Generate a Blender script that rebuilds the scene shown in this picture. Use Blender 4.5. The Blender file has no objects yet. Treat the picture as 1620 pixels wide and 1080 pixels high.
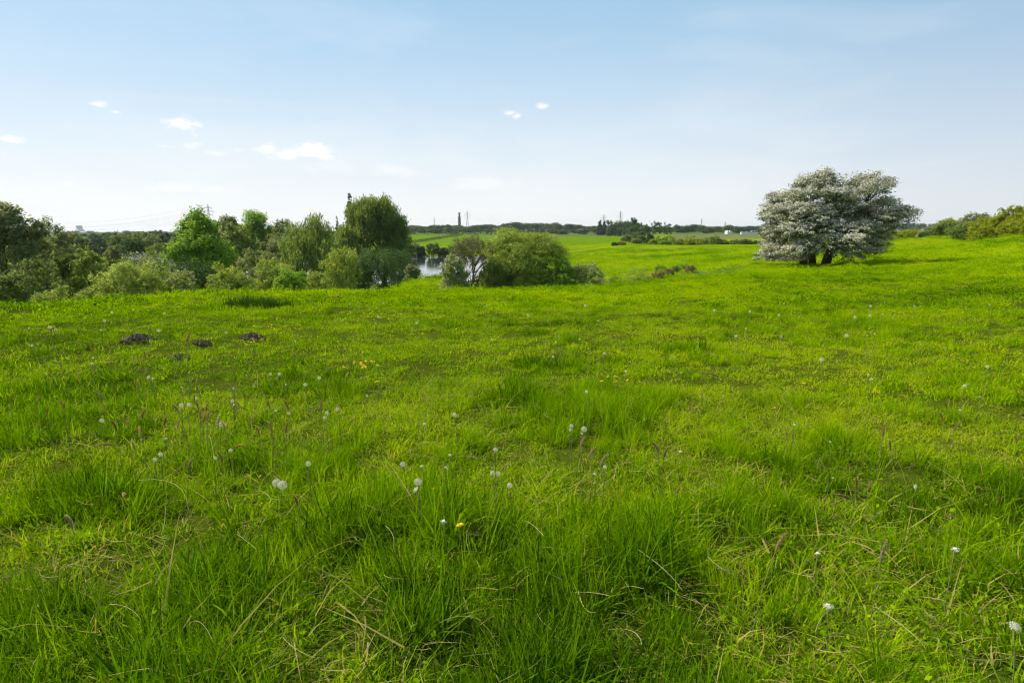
import bpy, math, random
import numpy as np
from mathutils import Vector

# ------------------------------------------------------------------ camera
PW, PH, FPX = 1620, 1080, 990.0
HORIZON = 367.0
CAM_H = 1.5
PITCH = math.atan((540 - HORIZON) / FPX)
S = bpy.context.scene
COL = S.collection
cam = bpy.data.cameras.new("camera")
cam.sensor_width = 36.0
cam.lens = FPX / PW * 36.0
cam.clip_start = 0.05
cam.clip_end = 30000
camo = bpy.data.objects.new("camera", cam)
COL.objects.link(camo)
camo.location = (0, 0, CAM_H)
camo.rotation_euler = (math.pi / 2 - PITCH, 0, 0)
S.camera = camo
CP, SP = math.cos(PITCH), math.sin(PITCH)


def ray(px, py):
    """direction of a photo pixel, scaled so that its horizontal length is 1"""
    dx, dy = (px - 810) / FPX, (540 - py) / FPX
    x, y, z = dx, CP + SP * dy, -SP + CP * dy
    h = math.hypot(x, y)
    return x / h, y / h, z / h


# ------------------------------------------------------------------ light
SUN_AZ, SUN_EL = math.radians(-72), math.radians(47)      # azimuth from +Y, clockwise positive
EXPOSURE = 0.5
SUN_STRENGTH = 5.0
SKY_STRENGTH = 0.106
S.view_settings.view_transform = 'Standard'
S.view_settings.look = 'None'
S.view_settings.exposure = EXPOSURE
S.view_settings.gamma = 1
S.view_settings.use_curve_mapping = False
S.render.engine = 'CYCLES'
S.cycles.max_bounces = 6
S.cycles.diffuse_bounces = 2
S.cycles.glossy_bounces = 2
S.cycles.transmission_bounces = 3
S.cycles.transparent_max_bounces = 4
S.cycles.volume_bounces = 0
S.cycles.caustics_reflective = False
S.cycles.caustics_refractive = False
S.cycles.use_denoising = True
S.cycles.denoiser = 'OPENIMAGEDENOISE'
S.cycles.denoising_input_passes = 'RGB_ALBEDO_NORMAL'
S.cycles.denoising_prefilter = 'ACCURATE'
S.cycles.use_adaptive_sampling = True
S.cycles.adaptive_threshold = 0.015
S.cycles.filter_width = 1.2

sd = Vector((math.sin(SUN_AZ) * math.cos(SUN_EL), math.cos(SUN_AZ) * math.cos(SUN_EL), math.sin(SUN_EL)))
sun = bpy.data.lights.new("sun", 'SUN')
sun.energy = SUN_STRENGTH
sun.angle = math.radians(0.5)
sun.color = (1.0, 0.93, 0.80)
suno = bpy.data.objects.new("sun", sun)
COL.objects.link(suno)
suno.rotation_euler = sd.to_track_quat('Z', 'Y').to_euler()
suno.location = (-50, 30, 60)


class NT:
    """small node helper"""
    def __init__(s, tree):
        s.t = tree

    def n(s, kind, **kw):
        nd = s.t.nodes.new(kind)
        ins = kw.pop('ins', {})
        for k, v in kw.items():
            setattr(nd, k, v)
        for k, v in ins.items():
            if isinstance(v, bpy.types.NodeSocket):
                s.t.links.new(v, nd.inputs[k])
            else:
                nd.inputs[k].default_value = v
        return nd

    def m(s, op, a, b=0.0, clamp=False):
        return s.n('ShaderNodeMath', operation=op, use_clamp=clamp, ins={0: a, 1: b}).outputs[0]

    def v(s, op, a, b=(0, 0, 0)):
        nd = s.n('ShaderNodeVectorMath', operation=op, ins={0: a, 1: b})
        return nd.outputs['Value'] if op in ('DOT_PRODUCT', 'LENGTH') else nd.outputs[0]

    def mix(s, f, a, b, typ='MIX'):
        nd = s.n('ShaderNodeMix', data_type='RGBA', blend_type=typ)
        for i, v in ((0, f), (6, a), (7, b)):
            if isinstance(v, bpy.types.NodeSocket):
                s.t.links.new(v, nd.inputs[i])
            else:
                nd.inputs[i].default_value = v
        return nd.outputs[2]

    def ramp(s, f, stops, interp='LINEAR'):
        nd = s.n('ShaderNodeValToRGB')
        cr = nd.color_ramp
        cr.interpolation = interp
        while len(cr.elements) < len(stops):
            cr.elements.new(0.5)
        for e, (p, c) in zip(cr.elements, stops):
            e.position = p
            e.color = (*c, 1)
        s.t.links.new(f, nd.inputs[0])
        return nd.outputs[0]

    def noise(s, vec, scale, detail=3, rough=0.5, dist=0.0):
        nd = s.n('ShaderNodeTexNoise', ins={'Scale': scale, 'Detail': detail, 'Roughness': rough, 'Distortion': dist})
        if vec is not None:
            s.t.links.new(vec, nd.inputs['Vector'])
        return nd.outputs[0]

    def maprange(s, f, a, b, c=0.0, d=1.0, smooth=False):
        nd = s.n('ShaderNodeMapRange', ins={0: f, 1: a, 2: b, 3: c, 4: d})
        if smooth:
            nd.interpolation_type = 'SMOOTHSTEP'
        return nd.outputs[0]


world = bpy.data.worlds.new("World")
S.world = world
world.use_nodes = True
wt = world.node_tree
wt.nodes.clear()
W = NT(wt)
sky = W.n('ShaderNodeTexSky', sky_type='NISHITA', sun_disc=False, sun_elevation=SUN_EL, sun_rotation=SUN_AZ,
          altitude=0, air_density=1.0, dust_density=0.35, ozone_density=1.6)
geo = W.n('ShaderNodeTexCoord').outputs['Generated']
cloud = None
# soft white fair-weather clouds: px, py, half width, half height (photo pixels), strength
CLOUDS = [(156, 165, 18, 6, 1.0), (184, 178, 9, 4, .7), (290, 199, 27, 14, 1.1), (263, 232, 22, 5, .6), (294, 231, 22, 8, .9),
          (345, 243, 30, 7, .55), (378, 238, 16, 5, .5), (424, 236, 26, 11, 1.0), (456, 243, 34, 12, 1.1), (495, 240, 44, 17, 1.2),
          (525, 262, 60, 14, .35), (14, 220, 18, 6, .9), (270, 297, 70, 9, .45), (345, 300, 60, 7, .35), (105, 291, 15, 5, .4),
          (806, 179, 10, 4, .85), (818, 184, 9, 5, .9), (856, 169, 12, 6, 1.0), (615, 271, 45, 12, .45), (770, 290, 55, 13, .45),
          (560, 245, 90, 18, .15)]
nvec = W.v('MULTIPLY', geo, (1, 1, 2.2))
cn = W.noise(nvec, 22.0, 6, 0.62, 0.4)
cn2 = W.noise(nvec, 70.0, 4, 0.6, 0.0)
cnn = W.m('ADD', W.m('MULTIPLY', W.m('SUBTRACT', cn, 0.5), 3.0), W.m('MULTIPLY', W.m('SUBTRACT', cn2, 0.5), 1.0))
for (px, py, sx, sy, st) in CLOUDS:
    c = Vector(ray(px, py)).normalized()
    rt = Vector((c.y, -c.x, 0)).normalized()
    up = rt.cross(c).normalized()
    k = FPX * (Vector(((px - 810) / FPX, (540 - py) / FPX, 1)).length)
    q = W.v('SUBTRACT', geo, tuple(c))
    a = W.m('MULTIPLY', W.v('DOT_PRODUCT', q, tuple(rt)), k / (sx * 1.2))
    b = W.m('MULTIPLY', W.v('DOT_PRODUCT', q, tuple(up)), k / (sy * 1.2))
    d = W.m('SQRT', W.m('ADD', W.m('MULTIPLY', a, a), W.m('MULTIPLY', b, b)))
    mk = W.m('ADD', W.m('SUBTRACT', 1.0, d), W.m('MULTIPLY', cnn, 0.8))
    mk = W.m('MULTIPLY', W.maprange(mk, 0.0, 0.9, 0, 1, True), st)
    cloud = mk if cloud is None else W.m('MAXIMUM', cloud, mk)
# thin high veil that whitens the sky in soft streaks
sep = W.n('ShaderNodeSeparateXYZ', ins={0: geo})
elev = sep.outputs[2]
veil = W.noise(W.v('ADD', W.v('MULTIPLY', geo, (1.2, 1.2, 5)), (4.3, 1.7, 0.4)), 2.3, 5, 0.55, 0.6)
veil = W.m('MULTIPLY', W.maprange(veil, 0.42, 0.75, 0, 1, True), W.maprange(elev, 0.02, 0.5, 0.25, 0.03))
hz = W.m('POWER', W.maprange(elev, 0.0, 0.33, 1.0, 0.0), 1.35)
tot = W.m('MAXIMUM', W.m('MULTIPLY', cloud, 0.95), veil)
skyc = sky.outputs[0]
HAZE_C = (6.95, 6.82, 6.62, 1)
skyc = W.mix(0.74, skyc, (2.75, 4.5, 5.9, 1))
# the haze glows on the sun's side and is deeper and darker away from it
sunh = W.v('DOT_PRODUCT', geo, (math.sin(SUN_AZ), math.cos(SUN_AZ), 0))
skyc = W.mix(W.m('MULTIPLY', hz, W.maprange(sunh, -0.42, 0.3, 0.80, 0.95)), skyc, HAZE_C)
dim = W.maprange(sunh, -0.45, 0.2, 0.87, 1.0, True)
skyc = W.mix(1.0, skyc, W.n('ShaderNodeCombineColor', ins={0: dim, 1: W.m('MULTIPLY', dim, 0.995), 2: W.m('POWER', dim, 0.8)}).outputs[0], 'MULTIPLY')
skyc = W.mix(tot, skyc, (7.2, 7.1, 6.95, 1))
bg = W.n('ShaderNodeBackground', ins={0: skyc, 1: SKY_STRENGTH})
wo = W.n('ShaderNodeOutputWorld', ins={0: bg.outputs[0]})
world.cycles.sampling_method = 'MANUAL'
world.cycles.sample_map_resolution = 512

rng = np.random.default_rng(7)
random.seed(5)


# ------------------------------------------------------------------ helpers
def tag(o, label=None, cat=None, group=None, kind=None):
    if label: o['label'] = label
    if cat: o['category'] = cat
    if group: o['group'] = group
    if kind or cat: o['kind'] = kind or 'thing'
    return o


def empty(name, loc, rz=0.0):
    o = bpy.data.objects.new(name, None)
    COL.objects.link(o)
    o.location = loc
    o.rotation_euler = (0, 0, rz)
    o.empty_display_size = 0.2
    return o


def make_mesh(name, verts, faces, mat=None, tone=None, smooth=False, link_mats=None):
    """verts (n,3); faces (m,k) array or list of arrays of equal k; tone per-vertex float attribute"""
    me = bpy.data.meshes.new(name)
    verts = np.asarray(verts, dtype=np.float32)
    if isinstance(faces, np.ndarray):
        faces = [faces]
    faces = [f for f in faces if len(f)]
    loops = np.concatenate([f.ravel() for f in faces]).astype(np.int32)
    tot = np.concatenate([np.full(len(f), f.shape[1]) for f in faces]).astype(np.int32)
    start = np.concatenate([[0], np.cumsum(tot)[:-1]]).astype(np.int32)
    me.vertices.add(len(verts))
    me.vertices.foreach_set('co', verts.ravel())
    me.loops.add(len(loops))
    me.loops.foreach_set('vertex_index', loops)
    me.polygons.add(len(tot))
    me.polygons.foreach_set('loop_start', start)
    me.polygons.foreach_set('loop_total', tot)
    me.polygons.foreach_set('use_smooth', np.full(len(tot), smooth))
    me.update(calc_edges=True)
    if tone is not None:
        at = me.attributes.new('tone', 'FLOAT', 'POINT')
        at.data.foreach_set('value', np.asarray(tone, dtype=np.float32))
    if mat: me.materials.append(mat)
    return me


def obj(name, me, parent=None, link=True):
    o = bpy.data.objects.new(name, me)
    if link: COL.objects.link(o)
    if parent: o.parent = parent
    return o


def join(parts):
    """[(verts, faces, tone)] -> one; faces all quads (m,4)"""
    off, V, F, T = 0, [], [], []
    for p in parts:
        V.append(p[0]); F.append(p[1] + off); T.append(p[2])
        off += len(p[0])
    return np.concatenate(V), np.concatenate(F), np.concatenate(T)


def tube(pts, radii, sides=6, cap=True, tone=0.5):
    pts = np.asarray(pts, float)
    n = len(pts)
    tang = np.gradient(pts, axis=0)
    tang /= np.linalg.norm(tang, axis=1)[:, None] + 1e-9
    ref = np.array([0.0, 0.0, 1.0]) if abs(tang[0][2]) < 0.9 else np.array([1.0, 0, 0])
    V = []
    for i in range(n):
        a = np.cross(tang[i], ref); a /= np.linalg.norm(a) + 1e-9
        b = np.cross(tang[i], a)
        ref = np.cross(a, tang[i])
        ang = np.arange(sides) / sides * 2 * np.pi
        V.append(pts[i] + radii[i] * (np.cos(ang)[:, None] * a + np.sin(ang)[:, None] * b))
    V = np.concatenate(V)
    F = []
    for i in range(n - 1):
        for j in range(sides):
            k = (j + 1) % sides
            F.append((i * sides + j, i * sides + k, (i + 1) * sides + k, (i + 1) * sides + j))
    if cap:   # close the end with a point
        e = len(V)
        V = np.concatenate([V, [pts[-1] + tang[-1] * radii[-1]]])
        for j in range(0, sides):
            F.append(((n - 1) * sides + j, (n - 1) * sides + (j + 1) % sides, e, e))
    F = np.array(F)
    # degenerate closing quads become proper by pointing at a duplicated vertex
    if cap:
        V = np.concatenate([V, [V[e] + 1e-4]])
        F[F[:, 3] == e, 3] = e + 1
    return V, F, np.full(len(V), tone)


def box(x0, x1, y0, y1, z0, z1, tone=0.5):
    V = np.array([(x, y, z) for z in (z0, z1) for y in (y0, y1) for x in (x0, x1)], float)
    F = np.array([(0, 2, 3, 1), (4, 5, 7, 6), (0, 1, 5, 4), (2, 6, 7, 3), (0, 4, 6, 2), (1, 3, 7, 5)])
    return V, F, np.full(8, tone)


def hash2(ix, iy, seed):
    h = (ix.astype(np.int64) * 374761393 + iy.astype(np.int64) * 668265263 + seed * 1442695041) & 0xFFFFFFFF
    h = ((h ^ (h >> 13)) * 1274126177) & 0xFFFFFFFF
    h = (h ^ (h >> 16)) & 0xFFFFFFFF
    return h / 4294967295.0


def vnoise(x, y, s, seed=0):
    x = np.asarray(x, float) / s; y = np.asarray(y, float) / s
    ix, iy = np.floor(x), np.floor(y)
    fx, fy = x - ix, y - iy
    fx = fx * fx * (3 - 2 * fx); fy = fy * fy * (3 - 2 * fy)
    a, b = hash2(ix, iy, seed), hash2(ix + 1, iy, seed)
    c, d = hash2(ix, iy + 1, seed), hash2(ix + 1, iy + 1, seed)
    return (a * (1 - fx) + b * fx) * (1 - fy) + (c * (1 - fx) + d * fx) * fy


def fbm(x, y, s, seed=0, oct=3):
    t, amp, tot = 0.0, 1.0, 0.0
    for i in range(oct):
        c, sn = math.cos(i * 1.1 + .5), math.sin(i * 1.1 + .5)
        t = t + amp * vnoise(x * c - y * sn, x * sn + y * c, s, seed + i * 17)
        tot += amp; amp *= 0.5; s *= 0.5
    return t / tot


def sstep(a, b, x):
    t = np.clip((x - a) / (b - a), 0, 1)
    return t * t * (3 - 2 * t)


# ------------------------------------------------------------------ terrain
def zat(px, py, r):
    return CAM_H + r * ray(px, py)[2]


LAKE_Z = -5.6
# per photo column: (distance, z) or (distance, 'y', photo row)
PROFILES = {
    -500: [(1, 0), (6, 0), (12, -.5), (17, -1.2), (24, -3.2), (34, -5.2), (60, -5.8), (200, -5.5), (500, -3), (1500, 0), (7000, 0)],
    0: [(1, 0), (6, 0), (10, -.15), (17, 'y', 488), (22, -2.6), (32, -4.8), (60, -5.6), (200, -5.5), (500, -3), (1500, 0), (7000, 0)],
    150: [(1, 0), (6, 0), (10, -.1), (18.5, 'y', 477), (24, -2.4), (34, -4.6), (60, -5.7), (200, -5), (500, -2), (1500, 0), (7000, 0)],
    300: [(1, 0), (6, 0), (10, -.1), (20, 'y', 467), (26, -2.2), (38, -4.6), (60, -5.8), (200, -5), (500, -2), (1500, 0), (7000, 0)],
    450: [(1, 0), (6, 0), (10, -.1), (21, 'y', 465.5), (27, -2.2), (40, -4.4), (60, -5.6), (110, -6.6), (200, -5), (500, -2), (1500, 0), (7000, 0)],
    590: [(1, 0), (6, 0), (10, -.1), (21, 'y', 465), (27, -2.3), (38, -3.4), (50, -4.4), (80, -5.1), (105, -6.5), (190, -6.7), (225, -5), (450, 'y', 371), (900, 'y', 364), (2000, -1), (7000, 0)],
    650: [(1, 0), (6, 0), (10, -.1), (22, 'y', 464), (28, -2.1), (36, 'y', 459), (44, 'y', 446), (56, -4.0), (80, -5.0), (105, -6.6), (182, -6.9), (198, -4.9), (250, 'y', 394), (450, 'y', 371), (900, 'y', 364), (2000, -1), (7000, 0)],
    700: [(1, 0), (6, 0), (10, -.1), (23, 'y', 463), (29, -2.0), (36, -2.3), (46, 'y', 438), (56, -3.7), (80, -4.9), (105, -6.6), (178, -6.9), (198, -4.9), (250, 'y', 394), (450, 'y', 371), (900, 'y', 364), (2000, -1), (7000, 0)],
    780: [(1, 0), (6, 0), (10, -.1), (24, 'y', 461), (31, -1.9), (40, -2.5), (60, -4.2), (110, -6.0), (170, -5.9), (230, 'y', 393), (320, 'y', 383), (450, 'y', 371), (900, 'y', 364), (2000, -1), (7000, 0)],
    900: [(1, 0), (6, 0), (10, -.1), (26, 'y', 457), (34, -2.2), (50, -3.0), (75, 'y', 414), (130, 'y', 395), (300, 'y', 374), (380, -3.6), (600, 'y', 366), (900, 'y', 364), (2000, -1), (7000, 0)],
    1000: [(1, 0), (6, 0), (10, -.1), (29, 'y', 451), (36, -2.2), (44, 'y', 444), (60, 'y', 424), (90, 'y', 401), (122, 'y', 387), (160, 'y', 386), (300, 'y', 374), (380, -4.5), (600, 'y', 367), (900, 'y', 364), (2000, -1), (7000, 0)],
    1050: [(1, 0), (6, 0), (10, -.1), (30, 'y', 446), (37, -2.3), (45, 'y', 436), (60, 'y', 420), (90, 'y', 400), (120, 'y', 387.5), (160, -3.6), (230, -4.2), (320, 'y', 379), (450, 'y', 370), (900, 'y', 364), (2000, -1), (7000, 0)],
    1110: [(1, 0), (6, 0), (10, -.1), (30, 'y', 440), (37, -2.1), (46, 'y', 430), (70, 'y', 407), (115, 'y', 388), (160, -4.5), (250, -4), (330, 'y', 378), (450, 'y', 371), (900, 'y', 364), (2000, -1), (7000, 0)],
    1200: [(1, 0), (6, 0), (10, -.1), (25, 'y', 445), (43, 'y', 424), (70, 'y', 402), (118, 'y', 387), (160, -3.8), (250, -3.8), (330, 'y', 376), (450, 'y', 370), (900, 'y', 363), (2000, 0), (7000, 0)],
    1300: [(1, 0), (6, 0), (10, -.1), (25, 'y', 446), (44, 'y', 424), (70, 'y', 401), (118, 'y', 383), (200, -3), (450, -1), (900, 0), (2000, 0), (7000, 0)],
    1400: [(1, 0), (6, 0), (10, -.1), (25, 'y', 447), (44, 'y', 421), (70, 'y', 397), (112, 'y', 378), (200, -2), (600, -1), (2000, 0), (7000, 0)],
    1500: [(1, 0), (6, 0), (10, -.08), (25, 'y', 447), (44, 'y', 418), (70, 'y', 391), (92, 'y', 374), (130, -.8), (600, -1), (2000, 0), (7000, 0)],
    1620: [(1, 0), (6, 0), (10, -.05), (24, 'y', 446), (34, 'y', 430), (46, 'y', 404), (62, 'y', 372), (90, -.2), (600, -1), (2000, 0), (7000, 0)],
    2000: [(1, 0), (6, 0), (10, 0), (24, -.5), (36, -.3), (50, .6), (66, 1.2), (100, 1), (600, -1), (2000, 0), (7000, 0)],
}


def pchip(x, y, xq):
    x, y = np.asarray(x, float), np.asarray(y, float)
    h, dl = np.diff(x), np.diff(y) / np.diff(x)
    m = np.zeros_like(y)
    for i in range(1, len(x) - 1):
        if dl[i - 1] * dl[i] > 0:
            w1, w2 = 2 * h[i] + h[i - 1], h[i] + 2 * h[i - 1]
            m[i] = (w1 + w2) / (w1 / dl[i - 1] + w2 / dl[i])
    m[0], m[-1] = dl[0], dl[-1]
    xq = np.clip(xq, x[0], x[-1])
    i = np.clip(np.searchsorted(x, xq) - 1, 0, len(x) - 2)
    t = (xq - x[i]) / h[i]
    return ((1 + 2 * t) * (1 - t) ** 2 * y[i] + t * (1 - t) ** 2 * h[i] * m[i]
            + t * t * (3 - 2 * t) * y[i + 1] + t * t * (t - 1) * h[i] * m[i + 1])


LR = np.linspace(0, math.log(7000), 700)
AZ = np.radians(np.linspace(-60, 60, 481))
_cols, _tab = [], []
for px in sorted(PROFILES):
    rs, zs = [], []
    for e in PROFILES[px]:
        rs.append(math.log(e[0]))
        zs.append(e[1] if len(e) == 2 else zat(px, e[2], e[0]))
    _tab.append(pchip(rs, zs, LR))
    _cols.append(math.atan2(ray(px, 400)[0], ray(px, 400)[1]))
_tab = np.array(_tab)
TAB = np.array([pchip(_cols, _tab[:, j], AZ) for j in range(len(LR))]).T          # az x r
for _ in range(2):
    TAB[:, 1:-1] = 0.25 * TAB[:, :-2] + 0.5 * TAB[:, 1:-1] + 0.25 * TAB[:, 2:]
    TAB[1:-1] = 0.25 * TAB[:-2] + 0.5 * TAB[1:-1] + 0.25 * TAB[2:]


def gz(x, y, rough=True):
    x, y = np.asarray(x, float), np.asarray(y, float)
    r = np.hypot(x, y)
    az = np.arctan2(x, y)

    def look(a):
        fa = np.clip((a - AZ[0]) / (AZ[1] - AZ[0]), 0, len(AZ) - 1.001)
        fr = np.clip(np.log(np.maximum(r, 1)) / (LR[1] - LR[0]), 0, len(LR) - 1.001)
        ia, ir = fa.astype(int), fr.astype(int)
        ua, ur = fa - ia, fr - ir
        return ((TAB[ia, ir] * (1 - ua) + TAB[ia + 1, ir] * ua) * (1 - ur)
                + (TAB[ia, ir + 1] * (1 - ua) + TAB[ia + 1, ir + 1] * ua) * ur)
    z = look(az)
    back = sstep(math.radians(100), math.radians(180), np.abs(az)) * 0.5
    z = z * (1 - back) + look(-az) * back
    if rough:
        k = 1 / (1 + (r / 600) ** 2)
        z = z + (fbm(x, y, 0.9, 3, 2) - .5) * 0.09 * sstep(160, 20, r)
        z = z + (fbm(x, y, 3.2, 9, 3) - .5) * 0.10 * k * sstep(1, 5, r)
        z = z + (fbm(x, y, 11, 19, 2) - .5) * 0.22 * k * sstep(26, 60, r)
        # damp the lumps where the lake lies
        z = z + 0.06
    return z


def hit(px, py, h=0.0, r0=1.0, r1=400):
    """first ground point (plus h) along a photo pixel's ray"""
    d = ray(px, py)
    rs = np.exp(np.linspace(math.log(r0), math.log(r1), 3000))
    x, y = d[0] * rs, d[1] * rs
    diff = (CAM_H + d[2] * rs) - (gz(x, y) + h)
    i = np.argmax(diff < 0)
    if diff[i] >= 0: i = len(rs) - 1
    return float(x[i]), float(y[i]), float(rs[i])


# patches where the grass stands long and deep green (photo px, py, radius m, weight)
TALLS = [(40, 640, 1.2, .7), (100, 600, 1.3, .5), (60, 760, .8, .5), (230, 790, .7, .6), (1010, 560, 1.5, .4), (1130, 560, 1.5, .4), (960, 655, .8, .5),
         (880, 650, .6, .5), (450, 610, .7, .4), (660, 900, .7, .35), (900, 900, .8, .35), (1180, 840, .6, .3), (1520, 620, 1.0, .4),
         (1250, 510, 2.5, .4), (1560, 830, .7, .4), (402, 481, .1, .1), (1240, 700, .6, .4), (200, 1000, .5, .4), (1400, 1000, .5, .2),
         (780, 640, .5, .3), (1480, 520, 2.5, .3), (830, 1020, .5, .3)]
HOLES = [(290, 880, .22, .9), (225, 905, .16, .8), (740, 1000, .16, .8), (1130, 970, .17, .7), (90, 930, .2, .6), (1250, 790, .2, .5), (330, 860, .2, .6), (1020, 1030, .15, .5), (960, 660, .2, .4), (1430, 1000, .2, .5), (560, 1010, .15, .6)]
TALLP = [(*hit(a, b)[:2], c, d) for a, b, c, d in TALLS]
HOLEP = [(*hit(a, b)[:2], c, d) for a, b, c, d in HOLES]


def tallness(x, y):
    t = (fbm(x, y, 1.3, 41, 3) - .5) * 1.1 + (fbm(x, y, 0.34, 61, 2) - .5) * 1.6 + 0.24
    t = t + (fbm(x, y, 9, 77, 2) - .5) * 0.5
    for a, b, c, d in TALLP:
        t = t + d * .75 * np.exp(-((x - a) ** 2 + (y - b) ** 2) / (c * c * .8))
    r = np.hypot(x, y)
    t = t + 0.36 * sstep(3.3, 2.0, r) - 0.08 * sstep(3.5, 6, r)
    return np.clip(t, 0, 1.35)


def holes(x, y):
    t = 0 * x
    for a, b, c, d in HOLEP:
        t = t + d * np.exp(-((x - a) ** 2 + (y - b) ** 2) / (c * c))
    return np.clip(t * .6, 0, 1)


def yellowness(x, y):
    """0 deep green .. 1 yellow green"""
    t = 0.6 + (fbm(x, y, 5.5, 101, 3) - .5) * 1.1 + (fbm(x, y, 0.8, 131, 2) - .5) * 0.5
    t = t - 0.40 * (tallness(x, y) - 0.4) - 0.17 * sstep(3.8, 2.2, np.hypot(x, y))
    return np.clip(t, 0, 1)


# ------------------------------------------------------------------ materials
def new_mat(name):
    m = bpy.data.materials.new(name)
    m.use_nodes = True
    m.node_tree.nodes.clear()
    return m, NT(m.node_tree)


def plain_mat(name, c0, c1, scale=4.0, rough=0.8, spec=0.3, bump=0.0, metal=0.0):
    m, N = new_mat(name)
    tc = N.n('ShaderNodeTexCoord').outputs['Object']
    nz = N.noise(tc, scale, 5, 0.6)
    col = N.ramp(nz, [(0.3, c0), (0.7, c1)])
    p = N.n('ShaderNodeBsdfPrincipled', ins={'Base Color': col, 'Roughness': rough, 'Specular IOR Level': spec, 'Metallic': metal})
    if bump:
        b = N.n('ShaderNodeBump', ins={'Strength': bump, 'Distance': 0.02, 'Height': N.noise(tc, scale * 4, 4)})
        N.t.links.new(b.outputs[0], p.inputs['Normal'])
    N.n('ShaderNodeOutputMaterial', ins={0: p.outputs[0]})
    return m


def leaf_mat(name, stops, trans=0.48, rough=0.6, spec=0.08, tgain=1.35, objvar=0.12):
    m, N = new_mat(name)
    t = N.n('ShaderNodeAttribute', attribute_name='tone').outputs['Fac']
    ob = N.n('ShaderNodeObjectInfo').outputs['Random']
    f = N.m('ADD', t, N.m('MULTIPLY', N.m('SUBTRACT', ob, 0.5), objvar), True)
    col = N.ramp(f, stops)
    p = N.n('ShaderNodeBsdfPrincipled', ins={'Base Color': col, 'Roughness': rough, 'Specular IOR Level': spec})
    tcol = N.mix(1.0, col, (tgain * 1.1, tgain, tgain * 0.6, 1), 'MULTIPLY')
    tr = N.n('ShaderNodeBsdfTranslucent', ins={'Color': tcol})
    mx = N.n('ShaderNodeMixShader', ins={0: trans, 1: p.outputs[0], 2: tr.outputs[0]})
    N.n('ShaderNodeOutputMaterial', ins={0: mx.outputs[0]})
    return m


def grass_mat(name, far=False):
    m, N = new_mat(name)
    t = N.n('ShaderNodeAttribute', attribute_name='tone').outputs['Fac']
    pt = N.n('ShaderNodeAttribute', attribute_name='ptone', attribute_type='INSTANCER').outputs['Fac']
    f = N.m('ADD', N.m('MULTIPLY', pt, 0.66), N.m('MULTIPLY', t, 0.34))
    col = N.ramp(f, GRASS_STOPS)
    straw = N.maprange(t, 1.4, 1.5)
    col = N.mix(straw, col, (0.38, 0.31, 0.09, 1))
    p = N.n('ShaderNodeBsdfPrincipled', ins={'Base Color': col, 'Roughness': 0.5, 'Specular IOR Level': 0.0})
    tcol = N.mix(1.0, col, (1.5, 1.45, 0.3, 1), 'MULTIPLY')
    tr = N.n('ShaderNodeBsdfTranslucent', ins={'Color': tcol})
    mx = N.n('ShaderNodeMixShader', ins={0: 0.42, 1: p.outputs[0], 2: tr.outputs[0]})
    N.n('ShaderNodeOutputMaterial', ins={0: mx.outputs[0]})
    return m


GRASS_STOPS = [(0.04, (0.026, 0.070, 0.001)), (0.34, (0.136, 0.262, 0.001)), (0.64, (0.272, 0.398, 0.001)), (1.0, (0.44, 0.46, 0.002))]
M_GRASS = grass_mat('grass_blades')


def ground_material():
    m, N = new_mat('meadow_ground')
    pos = N.n('ShaderNodeNewGeometry').outputs['Position']
    at = lambda n: N.n('ShaderNodeAttribute', attribute_name=n).outputs['Fac']
    pt, cover, crop, plough, wild = at('ptone'), at('cover'), at('crop'), at('plough'), at('wild')
    n1 = N.noise(pos, 9.0, 6, 0.65)
    n2 = N.noise(pos, 0.7, 6, 0.62)
    n3 = N.noise(N.v('MULTIPLY', pos, (1, 1, 0.3)), 0.09, 5, 0.6)
    n0 = N.noise(N.v('MULTIPLY', pos, (1, 1, 1)), 60.0, 4, 0.7, 1.5)
    thatch = N.ramp(N.m('ADD', N.m('MULTIPLY', n0, .7), N.m('MULTIPLY', n1, .3)), [(0.38, (0.012, 0.014, 0.006)), (0.5, (0.032, 0.040, 0.005)), (0.66, (0.11, 0.09, 0.025))])
    f = N.m('ADD', N.m('MULTIPLY', pt, 0.6), N.m('MULTIPLY', N.m('ADD', n2, N.m('SUBTRACT', n1, 0.5)), 0.4))
    grass = N.ramp(f, [(0.25, (0.036, 0.086, 0.001)), (0.48, (0.092, 0.160, 0.001)), (0.75, (0.172, 0.228, 0.002))])
    # sparse darker tussocks in the far pasture, their shading put into the colour
    tus = N.maprange(N.noise(N.v('MULTIPLY', pos, (1, 1, 1)), 0.33, 4, 0.75), 0.60, 0.70)
    grass = N.mix(N.m('MULTIPLY', tus, 0.75), grass, (0.025, 0.065, 0.008, 1))
    grass = N.mix(N.m('MULTIPLY', N.maprange(n3, 0.45, 0.7), 0.35), grass, (0.16, 0.20, 0.01, 1))
    cropc = N.ramp(N.m('ADD', N.m('MULTIPLY', n3, .6), N.m('MULTIPLY', n2, .4)), [(0.35, (0.076, 0.146, 0.003)), (0.62, (0.118, 0.188, 0.004))])
    col = N.mix(crop, grass, cropc)
    plc = N.ramp(n3, [(0.35, (0.10, 0.12, 0.03)), (0.65, (0.15, 0.145, 0.055))])
    col = N.mix(plough, col, plc)
    wc = N.ramp(n2, [(0.3, (0.05, 0.09, 0.02)), (0.7, (0.12, 0.15, 0.04))])
    col = N.mix(wild, col, wc)
    col = N.mix(cover, thatch, col)
    bump = N.n('ShaderNodeBump', ins={'Strength': 0.7, 'Distance': 0.25, 'Height': N.m('ADD', n2, N.m('MULTIPLY', n1, 0.35))})
    p = N.n('ShaderNodeBsdfPrincipled', ins={'Base Color': col, 'Roughness': 1.0, 'Specular IOR Level': 0.0, 'Normal': bump.outputs[0]})
    N.n('ShaderNodeOutputMaterial', ins={0: p.outputs[0]})
    return m


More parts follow.
